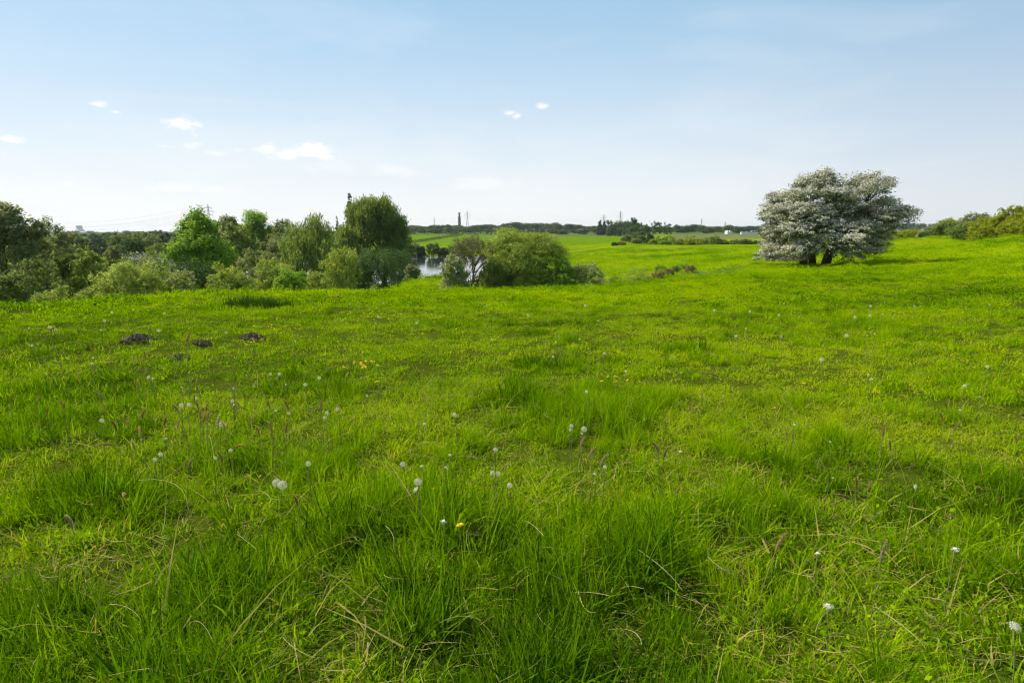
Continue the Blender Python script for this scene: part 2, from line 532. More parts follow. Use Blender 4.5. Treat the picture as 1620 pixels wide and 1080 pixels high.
def lake_material():
    m, N = new_mat('lake_water')
    pos = N.n('ShaderNodeNewGeometry').outputs['Position']
    b = N.n('ShaderNodeBump', ins={'Strength': 0.25, 'Distance': 0.05, 'Height': N.noise(N.v('MULTIPLY', pos, (1, .35, 1)), 1.6, 4, 0.6)})
    p = N.n('ShaderNodeBsdfPrincipled', ins={'Base Color': (0.02, 0.03, 0.03, 1), 'Roughness': 0.06, 'Specular IOR Level': 0.6, 'Normal': b.outputs[0]})
    N.n('ShaderNodeOutputMaterial', ins={0: p.outputs[0]})
    return m


# ------------------------------------------------------------------ ground sheet
def build_ground():
    fine = np.radians(np.arange(-52, 52.01, 0.16))
    coarse = np.radians(np.arange(52 + 4, 360 - 52 - 1, 4.0))
    th = np.concatenate([fine, coarse])
    rr = [0.25]
    while rr[-1] < 7000:
        r = rr[-1]
        rr.append(r * (1.012 if r < 200 else 1.03) + (0.02 if r < 2 else 0))
    rr = np.array(rr)
    T, R = np.meshgrid(th, rr, indexing='ij')
    X, Y = R * np.sin(T), R * np.cos(T)
    Z = gz(X, Y)
    nT, nR = X.shape
    V = np.stack([X, Y, Z], -1).reshape(-1, 3)
    i = np.arange(nT)[:, None]
    j = np.arange(nR - 1)[None, :]
    i2 = (i + 1) % nT
    F = np.stack([i * nR + j, i * nR + j + 1, i2 * nR + j + 1, i2 * nR + j], -1).reshape(-1, 4)
    c = len(V)
    V = np.concatenate([V, [[0, 0, float(gz(0.01, 0.01))]]])
    tri = np.stack([np.full(nT, c), np.arange(nT) * nR, ((np.arange(nT) + 1) % nT) * nR], -1)
    me = make_mesh('ground', V, [F, tri], ground_material(), smooth=True)
    x, y = V[:, 0], V[:, 1]
    r, az = np.hypot(x, y), np.arctan2(x, y)
    azp = lambda px: math.atan2(*ray(px, 400)[:2])
    seg = lambda v, a, b, s: sstep(a - s, a + s, v) * (1 - sstep(b - s, b + s, v))
    attrs = {
        'ptone': yellowness(x, y),
        'cover': 0.25 + 0.75 * sstep(18, 45, r),
        'crop': np.maximum(seg(r, 165, 420, 12) * seg(az, azp(850), azp(1042), .012), seg(r, 300, 470, 15) * seg(az, azp(560), azp(850), .01)),
        'plough': seg(r, 322, 460, 6) * seg(az, azp(1060), azp(1230), .01),
        'wild': np.maximum(seg(r, 26, 420, 4) * (1 - sstep(azp(560), azp(620), az)), seg(r, 430, 9000, 20)),
    }
    # bracken and rough stuff along the damp ditch beyond the near field
    ditch = seg(r, 36, 47, 3) * seg(az, azp(930), azp(1190), .03) * sstep(.42, .6, fbm(x, y, 3, 201, 2))
    attrs['wild'] = np.clip(np.maximum(attrs['wild'], ditch * .9), 0, 1)
    for k, v in attrs.items():
        a = me.attributes.new(k, 'FLOAT', 'POINT')
        a.data.foreach_set('value', np.asarray(v, dtype=np.float32))
    tag(obj('ground', me), kind='structure')


build_ground()
# lake: an irregular sheet lying in the valley bottom
ang = np.linspace(0, 2 * np.pi, 64, endpoint=False)
lx, ly = -27 + 34 * np.cos(ang) * (1 + .06 * np.sin(3 * ang)), 139 + 60 * np.sin(ang) * (1 + .06 * np.cos(5 * ang))
LV = np.concatenate([np.stack([lx, ly, 0 * lx + LAKE_Z], -1), [[-27, 139, LAKE_Z]]])
LF = np.array([(i, (i + 1) % 64, 64) for i in range(64)])
tag(obj('lake', make_mesh('lake', LV, LF, lake_material())), kind='structure')


# ------------------------------------------------------------------ meadow grass
def blades(n, rad, l0, l1, w, segs, lean0, lean1, seed, straw=0.03, flat=0.0):
    g = np.random.default_rng(seed)
    rr = rad * np.sqrt(g.random(n)); pa = g.random(n) * 2 * np.pi
    P = np.stack([rr * np.cos(pa), rr * np.sin(pa), np.full(n, -0.03)], -1)
    L = l0 + (l1 - l0) * g.random(n) ** 1.3
    fa = pa + g.normal(0, 1.3, n)
    D = np.stack([np.cos(fa), np.sin(fa)], -1)
    lean = lean0 + (lean1 - lean0) * g.random(n) ** 1.5
    tw = fa + np.pi / 2 + g.normal(0, .6, n)
    Wd = np.stack([np.cos(tw), np.sin(tw)], -1) * (w * (0.6 + 0.8 * g.random(n)))[:, None]
    isstraw = g.random(n) < straw
    lean = np.where(isstraw, lean + .5, lean)
    tone = np.where(isstraw, 1.6, g.random(n))
    V = np.zeros((n, (segs + 1) * 2, 3))
    for k in range(segs + 1):
        t = k / segs
        hor = lean * L * t ** 1.8
        ver = L * t * (1 - 0.42 * np.minimum(lean, 1.2) * t ** 1.5)
        c = P.copy()
        c[:, :2] += D * hor[:, None]
        c[:, 2] += ver
        ww = (1 - t ** 1.6) * 0.5 + (0.02 if k == segs else 0.12 * (1 - t))
        V[:, 2 * k, :] = c; V[:, 2 * k + 1, :] = c
        V[:, 2 * k, :2] -= Wd * ww
        V[:, 2 * k + 1, :2] += Wd * ww
    base = (np.arange(n) * (segs + 1) * 2)[:, None]
    F = np.concatenate([base + np.array([2 * k, 2 * k + 1, 2 * k + 3, 2 * k + 2]) for k in range(segs)], 0)
    return V.reshape(-1, 3), F, np.repeat(tone, (segs + 1) * 2)


KINDS = []


def kind(*parts):
    V, F, T = join(parts)
    me = make_mesh('grass_tuft', V, F, M_GRASS, T)
    KINDS.append(obj('grass_tuft', me, link=False))
    return len(KINDS) - 1




def leaflets(n, rad, h, size, seed, tone0=-.5, tone1=.5):
    """small broad leaves of clover, buttercup and dandelion among the grass"""
    g = np.random.default_rng(seed)
    rr = rad * np.sqrt(g.random(n)); pa = g.random(n) * 2 * np.pi
    P = np.stack([rr * np.cos(pa), rr * np.sin(pa), h * g.random(n)], -1)
    nr = g.normal(0, .75, (n, 3)) + np.array([0, 0, 1.0])
    nr /= np.linalg.norm(nr, axis=1)[:, None]
    a = np.cross(nr, g.normal(0, 1, (n, 3))); a /= np.linalg.norm(a, axis=1)[:, None]
    b = np.cross(nr, a)
    s = (size * (.6 + .8 * g.random(n)))[:, None]
    V = np.stack([P - a * s * .5, P + b * s * .3, P + a * s * .5, P - b * s * .3], 1)
    return V.reshape(-1, 3), np.arange(n * 4).reshape(-1, 4), np.repeat(tone0 + (tone1 - tone0) * g.random(n), 4)


def litter(n, rad, l, w, seed):
    """dead pale straw lying nearly flat"""
    g = np.random.default_rng(seed)
    rr = rad * np.sqrt(g.random(n)); pa = g.random(n) * 2 * np.pi
    P = np.stack([rr * np.cos(pa), rr * np.sin(pa), .01 + .05 * g.random(n) ** 2], -1)
    fa = g.random(n) * 2 * np.pi
    L = l * (.4 + g.random(n))
    D = np.stack([np.cos(fa) * L, np.sin(fa) * L, g.normal(0, .12, n) * L], -1)
    D2 = D + np.stack([-np.sin(fa) * L, np.cos(fa) * L, 0 * L], -1) * g.normal(0, .12, n)[:, None]
    S_ = np.stack([-np.sin(fa), np.cos(fa), 0 * fa], -1) * (w * (.5 + g.random(n)))[:, None] * .5
    V = np.stack([P - S_, P + S_, P + D * .5 + S_, P + D * .5 - S_, P + D2 + S_ * .4, P + D2 - S_ * .4], 1).reshape(-1, 3)
    base = (np.arange(n) * 6)[:, None]
    F = np.concatenate([base + np.array([0, 1, 2, 3]), base + np.array([3, 2, 4, 5])], 0)
    return V, F, np.full(n * 6, 1.6)


A = [kind(blades(58, .07, .10, .30, .0056, 4, .05, 1.0, 100 + i, .02), blades(14, .11, .06, .14, .006, 3, .5, 1.5, 200 + i, .2), leaflets(7, .12, .07, .016, 220 + i)) for i in range(5)]
A2 = [kind(blades(42, .15, .03, .11, .0055, 3, .3, 1.5, 300 + i, .06), blades(10, .12, .08, .18, .005, 3, .5, 1.6, 320 + i, .15), leaflets(16, .15, .06, .017, 340 + i), litter(2, .12, .07, .0025, 360 + i)) for i in range(4)]
A3 = [kind(litter(13, .13, .09, .0026, 380 + i), blades(12, .14, .05, .14, .005, 3, .6, 1.8, 390 + i, .4)) for i in range(2)]
B = [kind(blades(72, .17, .10, .27, .010, 3, .15, 1.0, 400 + i, .02), blades(30, .24, .04, .12, .010, 2, .4, 1.3, 500 + i, .06), leaflets(20, .25, .08, .026, 520 + i)) for i in range(4)]
B2 = [kind(blades(76, .28, .03, .11, .011, 2, .3, 1.5, 600 + i, .05), leaflets(44, .28, .07, .027, 620 + i), litter(6, .2, .09, .006, 640 + i)) for i in range(4)]
C = [kind(blades(105, .36, .10, .25, .020, 2, .1, .9, 700 + i, .02), leaflets(20, .45, .08, .06, 720 + i)) for i in range(3)]
C2 = [kind(blades(110, .5, .04, .12, .022, 2, .2, 1.2, 800 + i, .02), leaflets(50, .5, .08, .06, 820 + i)) for i in range(3)]
Dk = [kind(blades(95, 1.0, .07, .19, .05, 2, .1, .8, 900 + i, .01), leaflets(40, 1.1, .1, .11, 920 + i)) for i in range(3)]


def scatter(r0, r1, dens, azlim, tall_kinds, short_kinds, seed, smul=1.0, fade=None):
    g = np.random.default_rng(seed)
    n = int(dens * azlim * (r1 ** 2 - r0 ** 2))
    r = np.sqrt(r0 ** 2 + (r1 ** 2 - r0 ** 2) * g.random(n))
    az = (g.random(n) * 2 - 1) * azlim
    x, y = r * np.sin(az), r * np.cos(az)
    keep = np.ones(n, bool)
    if fade: keep &= g.random(n) < np.interp(r, fade[0], fade[1])
    h = holes(x, y)
    keep &= g.random(n) > h * 0.2
    x, y, r, h = x[keep], y[keep], r[keep], h[keep]
    n = len(x)
    t = tallness(x, y)
    z = gz(x, y)
    istall = t + g.normal(0, .12, n) > 0.5
    isl = g.random(n) < np.clip(h * 1.2 + (.035 if r1 < 7 else 0), 0, .9)
    kd = np.where(istall, np.array(tall_kinds)[g.integers(0, len(tall_kinds), n)], np.array(short_kinds)[g.integers(0, len(short_kinds), n)])
    sc = np.where(istall, 0.30 + 0.50 * t, 0.65 + 0.6 * t) * (1 + .25 * (r < 3.5)) * (0.6 + 0.8 * g.random(n) ** 1.3) * smul * (1 - .5 * h)
    if r1 < 7: kd = np.where(isl, np.array(A3)[g.integers(0, 2, n)], kd)
    ptone = np.clip(yellowness(x, y) + g.normal(0, .16, n) - .12 * istall, 0, 1)
    rot = np.stack([g.normal(0, .22, n), g.normal(0, .22, n), g.random(n) * 2 * np.pi], -1)
    return np.stack([x, y, z], -1), kd, sc, ptone, rot


RA = math.radians(47)
sets = [scatter(.5, 6.0, 150, math.radians(60), A, A2, 1),
        scatter(5.5, 15, 36, RA, B, B2, 2, .82, ((5.5, 6.5, 13, 15), (.3, 1, 1, .6))),
        scatter(13, 42, 12, RA, C, C2, 3, 0.8, ((13, 15, 33, 42), (.5, 1, 1, .35))),
        scatter(34, 100, 3.0, RA, Dk, Dk, 4, 0.7, ((34, 42, 60, 100), (.4, 1, 1, .15)))]
# keep the far coverage on the open pasture (nothing in the wooded valley or the lake)
PT = np.concatenate([s[0] for s in sets]); KD = np.concatenate([s[1] for s in sets])
SC = np.concatenate([s[2] for s in sets]); PTN = np.concatenate([s[3] for s in sets]); RT = np.concatenate([s[4] for s in sets])
rP, aP = np.hypot(PT[:, 0], PT[:, 1]), np.arctan2(PT[:, 0], PT[:, 1])
ok = (rP < 30) | (aP > math.atan2(*ray(600, 400)[:2]))
ok &= PT[:, 2] > LAKE_Z + .15
PT, KD, SC, PTN, RT = PT[ok], KD[ok], SC[ok], PTN[ok], RT[ok]
print('GRASS tufts', len(PT))
gm = bpy.data.meshes.new('meadow_grass')
gm.vertices.add(len(PT))
gm.vertices.foreach_set('co', PT.astype(np.float32).ravel())
for nm, arr, ty in (('kind', KD, 'INT'), ('size', SC, 'FLOAT'), ('ptone', PTN, 'FLOAT')):
    a = gm.attributes.new(nm, ty, 'POINT')
    a.data.foreach_set('value', arr.astype(np.int32 if ty == 'INT' else np.float32))
a = gm.attributes.new('rot', 'FLOAT_VECTOR', 'POINT')
a.data.foreach_set('vector', RT.astype(np.float32).ravel())
gm.materials.append(M_GRASS)
go = obj('meadow_grass', gm)
tag(go, 'thick green and yellowish meadow grass covering the sloping field', 'grass', kind='stuff')
ng = bpy.data.node_groups.new('grass_scatter', 'GeometryNodeTree')
ng.interface.new_socket('Geometry', in_out='INPUT', socket_type='NodeSocketGeometry')
ng.interface.new_socket('Geometry', in_out='OUTPUT', socket_type='NodeSocketGeometry')
G = NT(ng)
gi, gout = G.n('NodeGroupInput'), G.n('NodeGroupOutput')
jn = G.n('GeometryNodeJoinGeometry')


def gattr(nm, ty):
    nd = G.n('GeometryNodeInputNamedAttribute', data_type=ty)
    nd.inputs['Name'].default_value = nm
    return nd.outputs['Attribute']


kk, ss, rv = gattr('kind', 'INT'), gattr('size', 'FLOAT'), gattr('rot', 'FLOAT_VECTOR')
for i, ko in enumerate(KINDS):
    cmp = G.n('FunctionNodeCompare', data_type='INT', operation='EQUAL')
    ng.links.new(kk, cmp.inputs[2]); cmp.inputs[3].default_value = i
    oi = G.n('GeometryNodeObjectInfo')
    oi.inputs['Object'].default_value = ko
    oi.inputs['As Instance'].default_value = True
    ip = G.n('GeometryNodeInstanceOnPoints')
    ng.links.new(gi.outputs[0], ip.inputs['Points'])
    ng.links.new(cmp.outputs[0], ip.inputs['Selection'])
    ng.links.new(oi.outputs['Geometry'], ip.inputs['Instance'])
    ng.links.new(rv, ip.inputs['Rotation'])
    ng.links.new(ss, ip.inputs['Scale'])
    ng.links.new(ip.outputs[0], jn.inputs[0])
ng.links.new(jn.outputs[0], gout.inputs[0])
md = go.modifiers.new('scatter', 'NODES')
md.node_group = ng
#== PLANTS
# ------------------------------------------------------------------ trees and shrubs
M_BARK = plain_mat('bark', (0.045, 0.035, 0.025), (0.12, 0.095, 0.07), 3.0, 0.95, 0.1, 0.4)
M_TWIG = plain_mat('twig', (0.07, 0.05, 0.035), (0.16, 0.12, 0.08), 3.0, 0.95, 0.1)
LM = {
    'sallow': leaf_mat('sallow_leaf', [(0.0, (0.14, 0.20, 0.032)), (0.5, (0.26, 0.335, 0.052)), (1.0, (0.44, 0.50, 0.11))]),
    'willow': leaf_mat('willow_leaf', [(0.0, (0.10, 0.16, 0.034)), (0.5, (0.19, 0.265, 0.055)), (1.0, (0.34, 0.40, 0.10))]),
    'grey': leaf_mat('grey_leaf', [(0.0, (0.11, 0.145, 0.050)), (0.5, (0.20, 0.24, 0.085)), (1.0, (0.36, 0.39, 0.16))]),
    'bright': leaf_mat('bright_leaf', [(0.0, (0.10, 0.20, 0.018)), (0.5, (0.20, 0.34, 0.028)), (1.0, (0.38, 0.50, 0.06))]),
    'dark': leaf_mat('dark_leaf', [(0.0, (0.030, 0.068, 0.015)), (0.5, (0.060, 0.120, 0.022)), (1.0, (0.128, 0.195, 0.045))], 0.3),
    'mid': leaf_mat('mid_leaf', [(0.0, (0.070, 0.123, 0.028)), (0.5, (0.140, 0.201, 0.042)), (1.0, (0.263, 0.315, 0.079))]),
    'hedge': leaf_mat('hedge_leaf', [(0.0, (0.11, 0.15, 0.010)), (0.5, (0.23, 0.27, 0.014)), (1.0, (0.38, 0.40, 0.03))]),
    'brown': leaf_mat('brown_bud', [(0.0, (0.085, 0.080, 0.040)), (0.5, (0.16, 0.145, 0.065)), (1.0, (0.26, 0.24, 0.11))], 0.15),
    'rust': leaf_mat('rust_frond', [(0.0, (0.10, 0.085, 0.035)), (0.5, (0.20, 0.165, 0.065)), (1.0, (0.30, 0.26, 0.10))], 0.25),
    'far': leaf_mat('far_leaf', [(0.0, (0.042, 0.078, 0.027)), (0.5, (0.083, 0.128, 0.042)), (1.0, (0.180, 0.225, 0.075))], 0.25, objvar=0.7),
    'haw': leaf_mat('hawthorn_leaf', [(0.0, (0.045, 0.075, 0.024)), (0.5, (0.090, 0.128, 0.039)), (1.0, (0.165, 0.195, 0.075))], 0.3),
    'blossom': leaf_mat('may_blossom', [(0.0, (0.26, 0.28, 0.23)), (0.5, (0.50, 0.49, 0.39)), (1.0, (0.80, 0.76, 0.62))], 0.25, 0.6, 0.1, 1.0),
    'blossom_dim': leaf_mat('fading_blossom', [(0.0, (0.184, 0.207, 0.115)), (0.5, (0.391, 0.391, 0.276)), (1.0, (0.713, 0.690, 0.552))], 0.25, 0.6, 0.1, 1.0),
}


def unit(v):
    return v / (np.linalg.norm(v, axis=-1, keepdims=True) + 1e-9)


def gen_lobes(style, Wd, H, g):
    """list of (x, y, z, rx, ry, rz) in metres, base at z=0"""
    L = []
    R = Wd / 2
    if style in ('bush', 'skirt'):
        L.append((0, 0, H * .46, R * .74, R * .74, H * .44))
        L.append((0, 0, H * .22, R * .84, R * .84, H * .24))
        n = 15
        for i in range(n):
            a = i * 2.4 + g.random() * .7; e = (i + g.random()) / n * 1.35
            k = R * (.24 + .16 * g.random())
            kz = min(k, H * .3)
            rr = (R - k) * math.cos(e) ** .65
            L.append((rr * math.cos(a), rr * math.sin(a), H * .30 + (H * .70 - kz) * math.sin(e) * g.uniform(.88, 1.04), k, k, kz))
    elif style == 'tree':
        L.append((0, 0, H * .58, R * .6, R * .6, H * .34))
        for i in range(17):
            a = i * 2.4 + g.random() * .8; u = g.uniform(-.75, 1)
            rr = R * .70 * math.sqrt(max(0.05, 1 - u * u))
            k = R * (.26 + .17 * g.random())
            z = H * .56 + u * H * .33
            L.append((rr * math.cos(a), rr * math.sin(a), z, k, k, k * .8))
        L.append((0, 0, H * .88, R * .32, R * .32, H * .12))
    elif style == 'twin':
        for sx, hh in ((-.45, .97), (.05, 1.0), (.5, .88)):
            for i in range(8):
                z = H * hh * (.28 + .62 * i / 7)
                k = R * (.30 + .1 * g.random()) * (1.0 - .45 * i / 7)
                L.append((sx * R + g.normal(0, .10) * R, g.normal(0, .3) * R, z, k, k, k))
    elif style == 'poplar':
        for i in range(12):
            z = H * (.1 + .84 * i / 11)
            k = R * (.95 if i < 7 else .95 - .14 * (i - 6))
            L.append((g.normal(0, .1) * R, g.normal(0, .1) * R, z, k, k, H * .09))
    elif style == 'conifer':
        for i in range(9):
            z = H * (.1 + .85 * i / 8)
            k = R * (1 - .88 * i / 8)
            L.append((0, 0, z, k, k, H * .08))
    elif style == 'willow':
        L.append((0, 0, H * .55, R * .6, R * .6, H * .35))
        for i in range(20):
            a = i * 2.4 + g.random() * .8; u = g.uniform(-.5, 1)
            rr = R * .68 * math.sqrt(max(0.1, 1 - u * u * .9))
            k = R * (.24 + .14 * g.random())
            L.append((rr * math.cos(a), rr * math.sin(a), H * .58 + u * H * .32, k, k, k * 1.1))
        L.append((0, 0, H * .86, R * .38, R * .38, H * .13))
    elif style == 'vase':
        for i in range(14):
            a = i * 2.4; rr = R * .75 * math.sqrt((i + .5) / 14)
            L.append((rr * math.cos(a), rr * math.sin(a), H * (.72 + .1 * g.random()), R * .28, R * .28, H * .26))
    elif style == 'hedge':
        n = 12
        for i in range(n):
            x = -R + 2 * R * (i + .5) / n
            k = H * (.38 + .14 * g.random())
            L.append((x, g.normal(0, .12) * H, H * .48 * (.8 + .4 * g.random()), k * 1.1, k, k))
            L.append((x + g.normal(0, .1) * H, g.normal(0, .2) * H, H * .25, k, k, H * .28))
            if i % 3 == 1: L.append((x, 0, H * .8, k * .6, k * .6, k * .45))
    return np.array(L, float)


def foliage(lobes, n_clump, per, leaf, spread, g, droop=0.0, out=0.6, inner=0.2, aspect=1.0, up=0.35, horiz=0.0, zmin=0.0, boughs=5, flat=.75):
    """many small leaf-sprig faces; returns verts, faces, tone, clump id per face"""
    wgt = lobes[:, 3] * lobes[:, 5]
    if boughs:
        # each lobe carries smaller boughs on its skin; the foliage grows on those and leaves creases between them
        sub = []
        for lb in lobes:
            for q in range(boughs):
                dd = unit(g.normal(0, 1, 3) + np.array([0, 0, .35]))
                kf = g.uniform(.30, .50)
                sub.append((*(lb[:3] + dd * lb[3:6] * g.uniform(.70, .98)), lb[3] * kf, lb[4] * kf, lb[5] * kf * flat))
        core = lobes.copy(); core[:, 3:6] *= .80
        lobes = np.concatenate([core, np.array(sub)])
        wgt = lobes[:, 3] * lobes[:, 5]
        wgt[:len(core)] *= .45
    li = g.choice(len(lobes), n_clump, p=wgt / wgt.sum())
    d = unit(g.normal(0, 1, (n_clump, 3)) + np.array([0, 0, up]))
    f = np.where(g.random(n_clump) < inner, 0.35 + 0.45 * g.random(n_clump), 0.82 + 0.30 * g.random(n_clump) ** 1.5)
    C = lobes[li, :3] + d * lobes[li, 3:6] * f[:, None]
    # drop most clumps that fall deep within another lobe
    depth = np.full(n_clump, 9.0)
    for k in range(len(lobes)):
        q = np.linalg.norm((C - lobes[k, :3]) / lobes[k, 3:6], axis=1)
        depth = np.minimum(depth, q)
    keep = (depth > 0.76) | (g.random(n_clump) < 0.16)
    keep &= C[:, 2] > zmin
    C, d, li = C[keep], d[keep], li[keep]
    n = len(C)
    ctr = lobes[:, :3].mean(0)
    o = unit((C - ctr) * np.array([1, 1, .6]) * out + d * .6 + g.normal(0, .35, (n, 3)))
    if horiz: o = unit(o * np.array([1, 1, 1 - horiz]))
    ctone = g.normal(0, .13, n) + g.normal(0, .10, len(lobes))[li]
    t = g.random((n, per)) * 2.2 - 0.8
    P = C[:, None, :] + o[:, None, :] * (t * spread)[..., None] + g.normal(0, spread * .34, (n, per, 3)) * (np.array([1, 1, .5 if horiz else 1.]))
    if droop:
        hang = g.random((n, per)) ** 1.1
        P[:, :, 2] -= hang * droop
        P[:, :, :2] -= (P[:, :, :2] - C[:, None, :2]) * (hang * .6)[..., None]
    P = P.reshape(-1, 3)
    m = len(P)
    nrm = unit(np.repeat(o, per, 0) * .6 + g.normal(0, .55, (m, 3)) + np.array([0, 0, .55]))
    a = unit(np.cross(nrm, g.normal(0, 1, (m, 3)) + (np.array([0, 0, 2.5]) if droop else 0)))
    if droop: a = unit(np.array([0, 0, -1.]) + g.normal(0, .3, (m, 3)))
    b = unit(np.cross(nrm, a))
    s = leaf * (0.6 + 0.8 * g.random(m))
    A_, B_ = a * (s * aspect)[:, None] * .5, b * (s / math.sqrt(aspect) * .8)[:, None] * .5
    V = np.stack([P - A_, P + B_ * .9 - A_ * .1, P + A_, P - B_ * .9 + A_ * .1], 1)
    keepz = P[:, 2] > zmin - .1
    V = V[keepz]
    m = len(V)
    tone = np.clip(.45 + np.repeat(ctone, per)[keepz] + g.normal(0, .11, m), 0, 1)
    F = np.arange(m * 4).reshape(-1, 4)
    foliage.upness = np.repeat(d[:, 2], per)[keepz]
    return V.reshape(-1, 3), F, np.repeat(tone, 4)


def limbs(lobes, H, r0, g, stems=1, nl=9, base=0.0, twigs=0):
    parts = []
    order = np.argsort(-lobes[:, 3])[:nl]
    big = lobes[order]
    for s in range(stems):
        a = s * 2.4
        bx, by = (0, 0) if stems == 1 else (r0 * 2.2 * math.cos(a), r0 * 2.2 * math.sin(a))
        mine = big[s::stems] if stems > 1 else big
        fork = H * (.22 + .1 * g.random())
        top = np.array([bx * 1.8, by * 1.8, fork])
        rs = r0 / (stems ** .5)
        parts.append(tube([(bx * .8, by * .8, -.35), (bx, by, 0.02), (bx * 1.2, by * 1.2, fork * .5), top], [rs * 1.7, rs * 1.25, rs, rs * .85], 8, False))
        for k, lb in enumerate(mine):
            e = lb[:3]
            mid = top * .45 + e * .55 + g.normal(0, .05, 3) * H
            mid[2] = top[2] + (e[2] - top[2]) * .5
            parts.append(tube([top - [0, 0, fork * .15], top * .7 + mid * .3, mid, mid * .4 + e * .6, e], [rs * .6, rs * .45, rs * .3, rs * .2, rs * .08], 5))
            for q in range(3 + twigs):
                tip = e + unit(g.normal(0, 1, 3) + [0, 0, .4]) * lb[3:6] * 1.0
                st = mid * .4 + e * .6
                parts.append(tube([st, (st + tip) / 2 + g.normal(0, .03, 3) * H, tip], [rs * .14, rs * .09, rs * .02], 3))
    return join(parts)


def ground_at(px, r):
    d = ray(px, 400)
    x, y = d[0] * r, d[1] * r
    return x, y, float(gz(x, y))


def plant(name, px, ytop, r, wpx, style, mat, label, cat='tree', n=900, per=12, leaf=.10, spread=None, droop=0, seed=None,
          blossom=None, bfrac=.5, group=None, stems=1, r0=None, base=0, nl=9, part='crown', aspect=1.4, ybase=None, mat_bark=None, out=.6,
          inner=.2, twigs=0, squash=1.0, horiz=0.0, zmin=0.05, lobes=None, fine=1.0):
    g = np.random.default_rng(seed if seed is not None else int(px * 7 + r * 13))
    x, y, z = ground_at(px, r)
    top = zat(px, ytop, r)
    H = max(top - z, .5)
    Wd = wpx / FPX * y * (1.04 if r < 36 else 1.14)           # y is the forward distance
    if lobes is None: lobes = gen_lobes(style, Wd, H, g)
    if spread is None: spread = max(.12, Wd * .055)
    # keep the outline inside the asked size: leaf sprays stick out a little
    root = empty(name, (x, y, z), math.atan2(-x, y))
    tag(root, label, cat, group)
    V, F, T = foliage(lobes, int(n * 2.1), per, leaf * .82, spread * .75, g, droop, out, inner, aspect, horiz=horiz, zmin=zmin)
    pname = 'crown' if cat == 'tree' else 'foliage'
    sname = 'trunk' if cat == 'tree' else 'stems'
    if blossom:
        quad = V.reshape(-1, 4, 3)
        cz = quad.mean(1)
        # blossom sits on the outer, upper sprays
        sc = vnoise(cz[:, 0] * 1.0 + cz[:, 2], cz[:, 1] + cz[:, 2] * .7, Wd * .12, 5) + g.normal(0, .16, len(cz))
        isb = sc > (1 - bfrac)
        t4 = T.reshape(-1, 4)
        for nm, sel, mt in ((pname, ~isb, mat), ('blossom', isb, blossom)):
            q = quad[sel].reshape(-1, 3)
            obj(nm, make_mesh(nm, q, np.arange(len(q)).reshape(-1, 4), LM[mt], t4[sel].ravel()), root)
    else:
        obj(pname, make_mesh(pname, V, F, LM[mat], T), root)
    V, F, T = limbs(lobes, H, r0 or H * .03, g, stems, nl, twigs=twigs)
    obj(sname, make_mesh(sname, V, F, mat_bark or M_BARK, T, smooth=True), root)
    return root
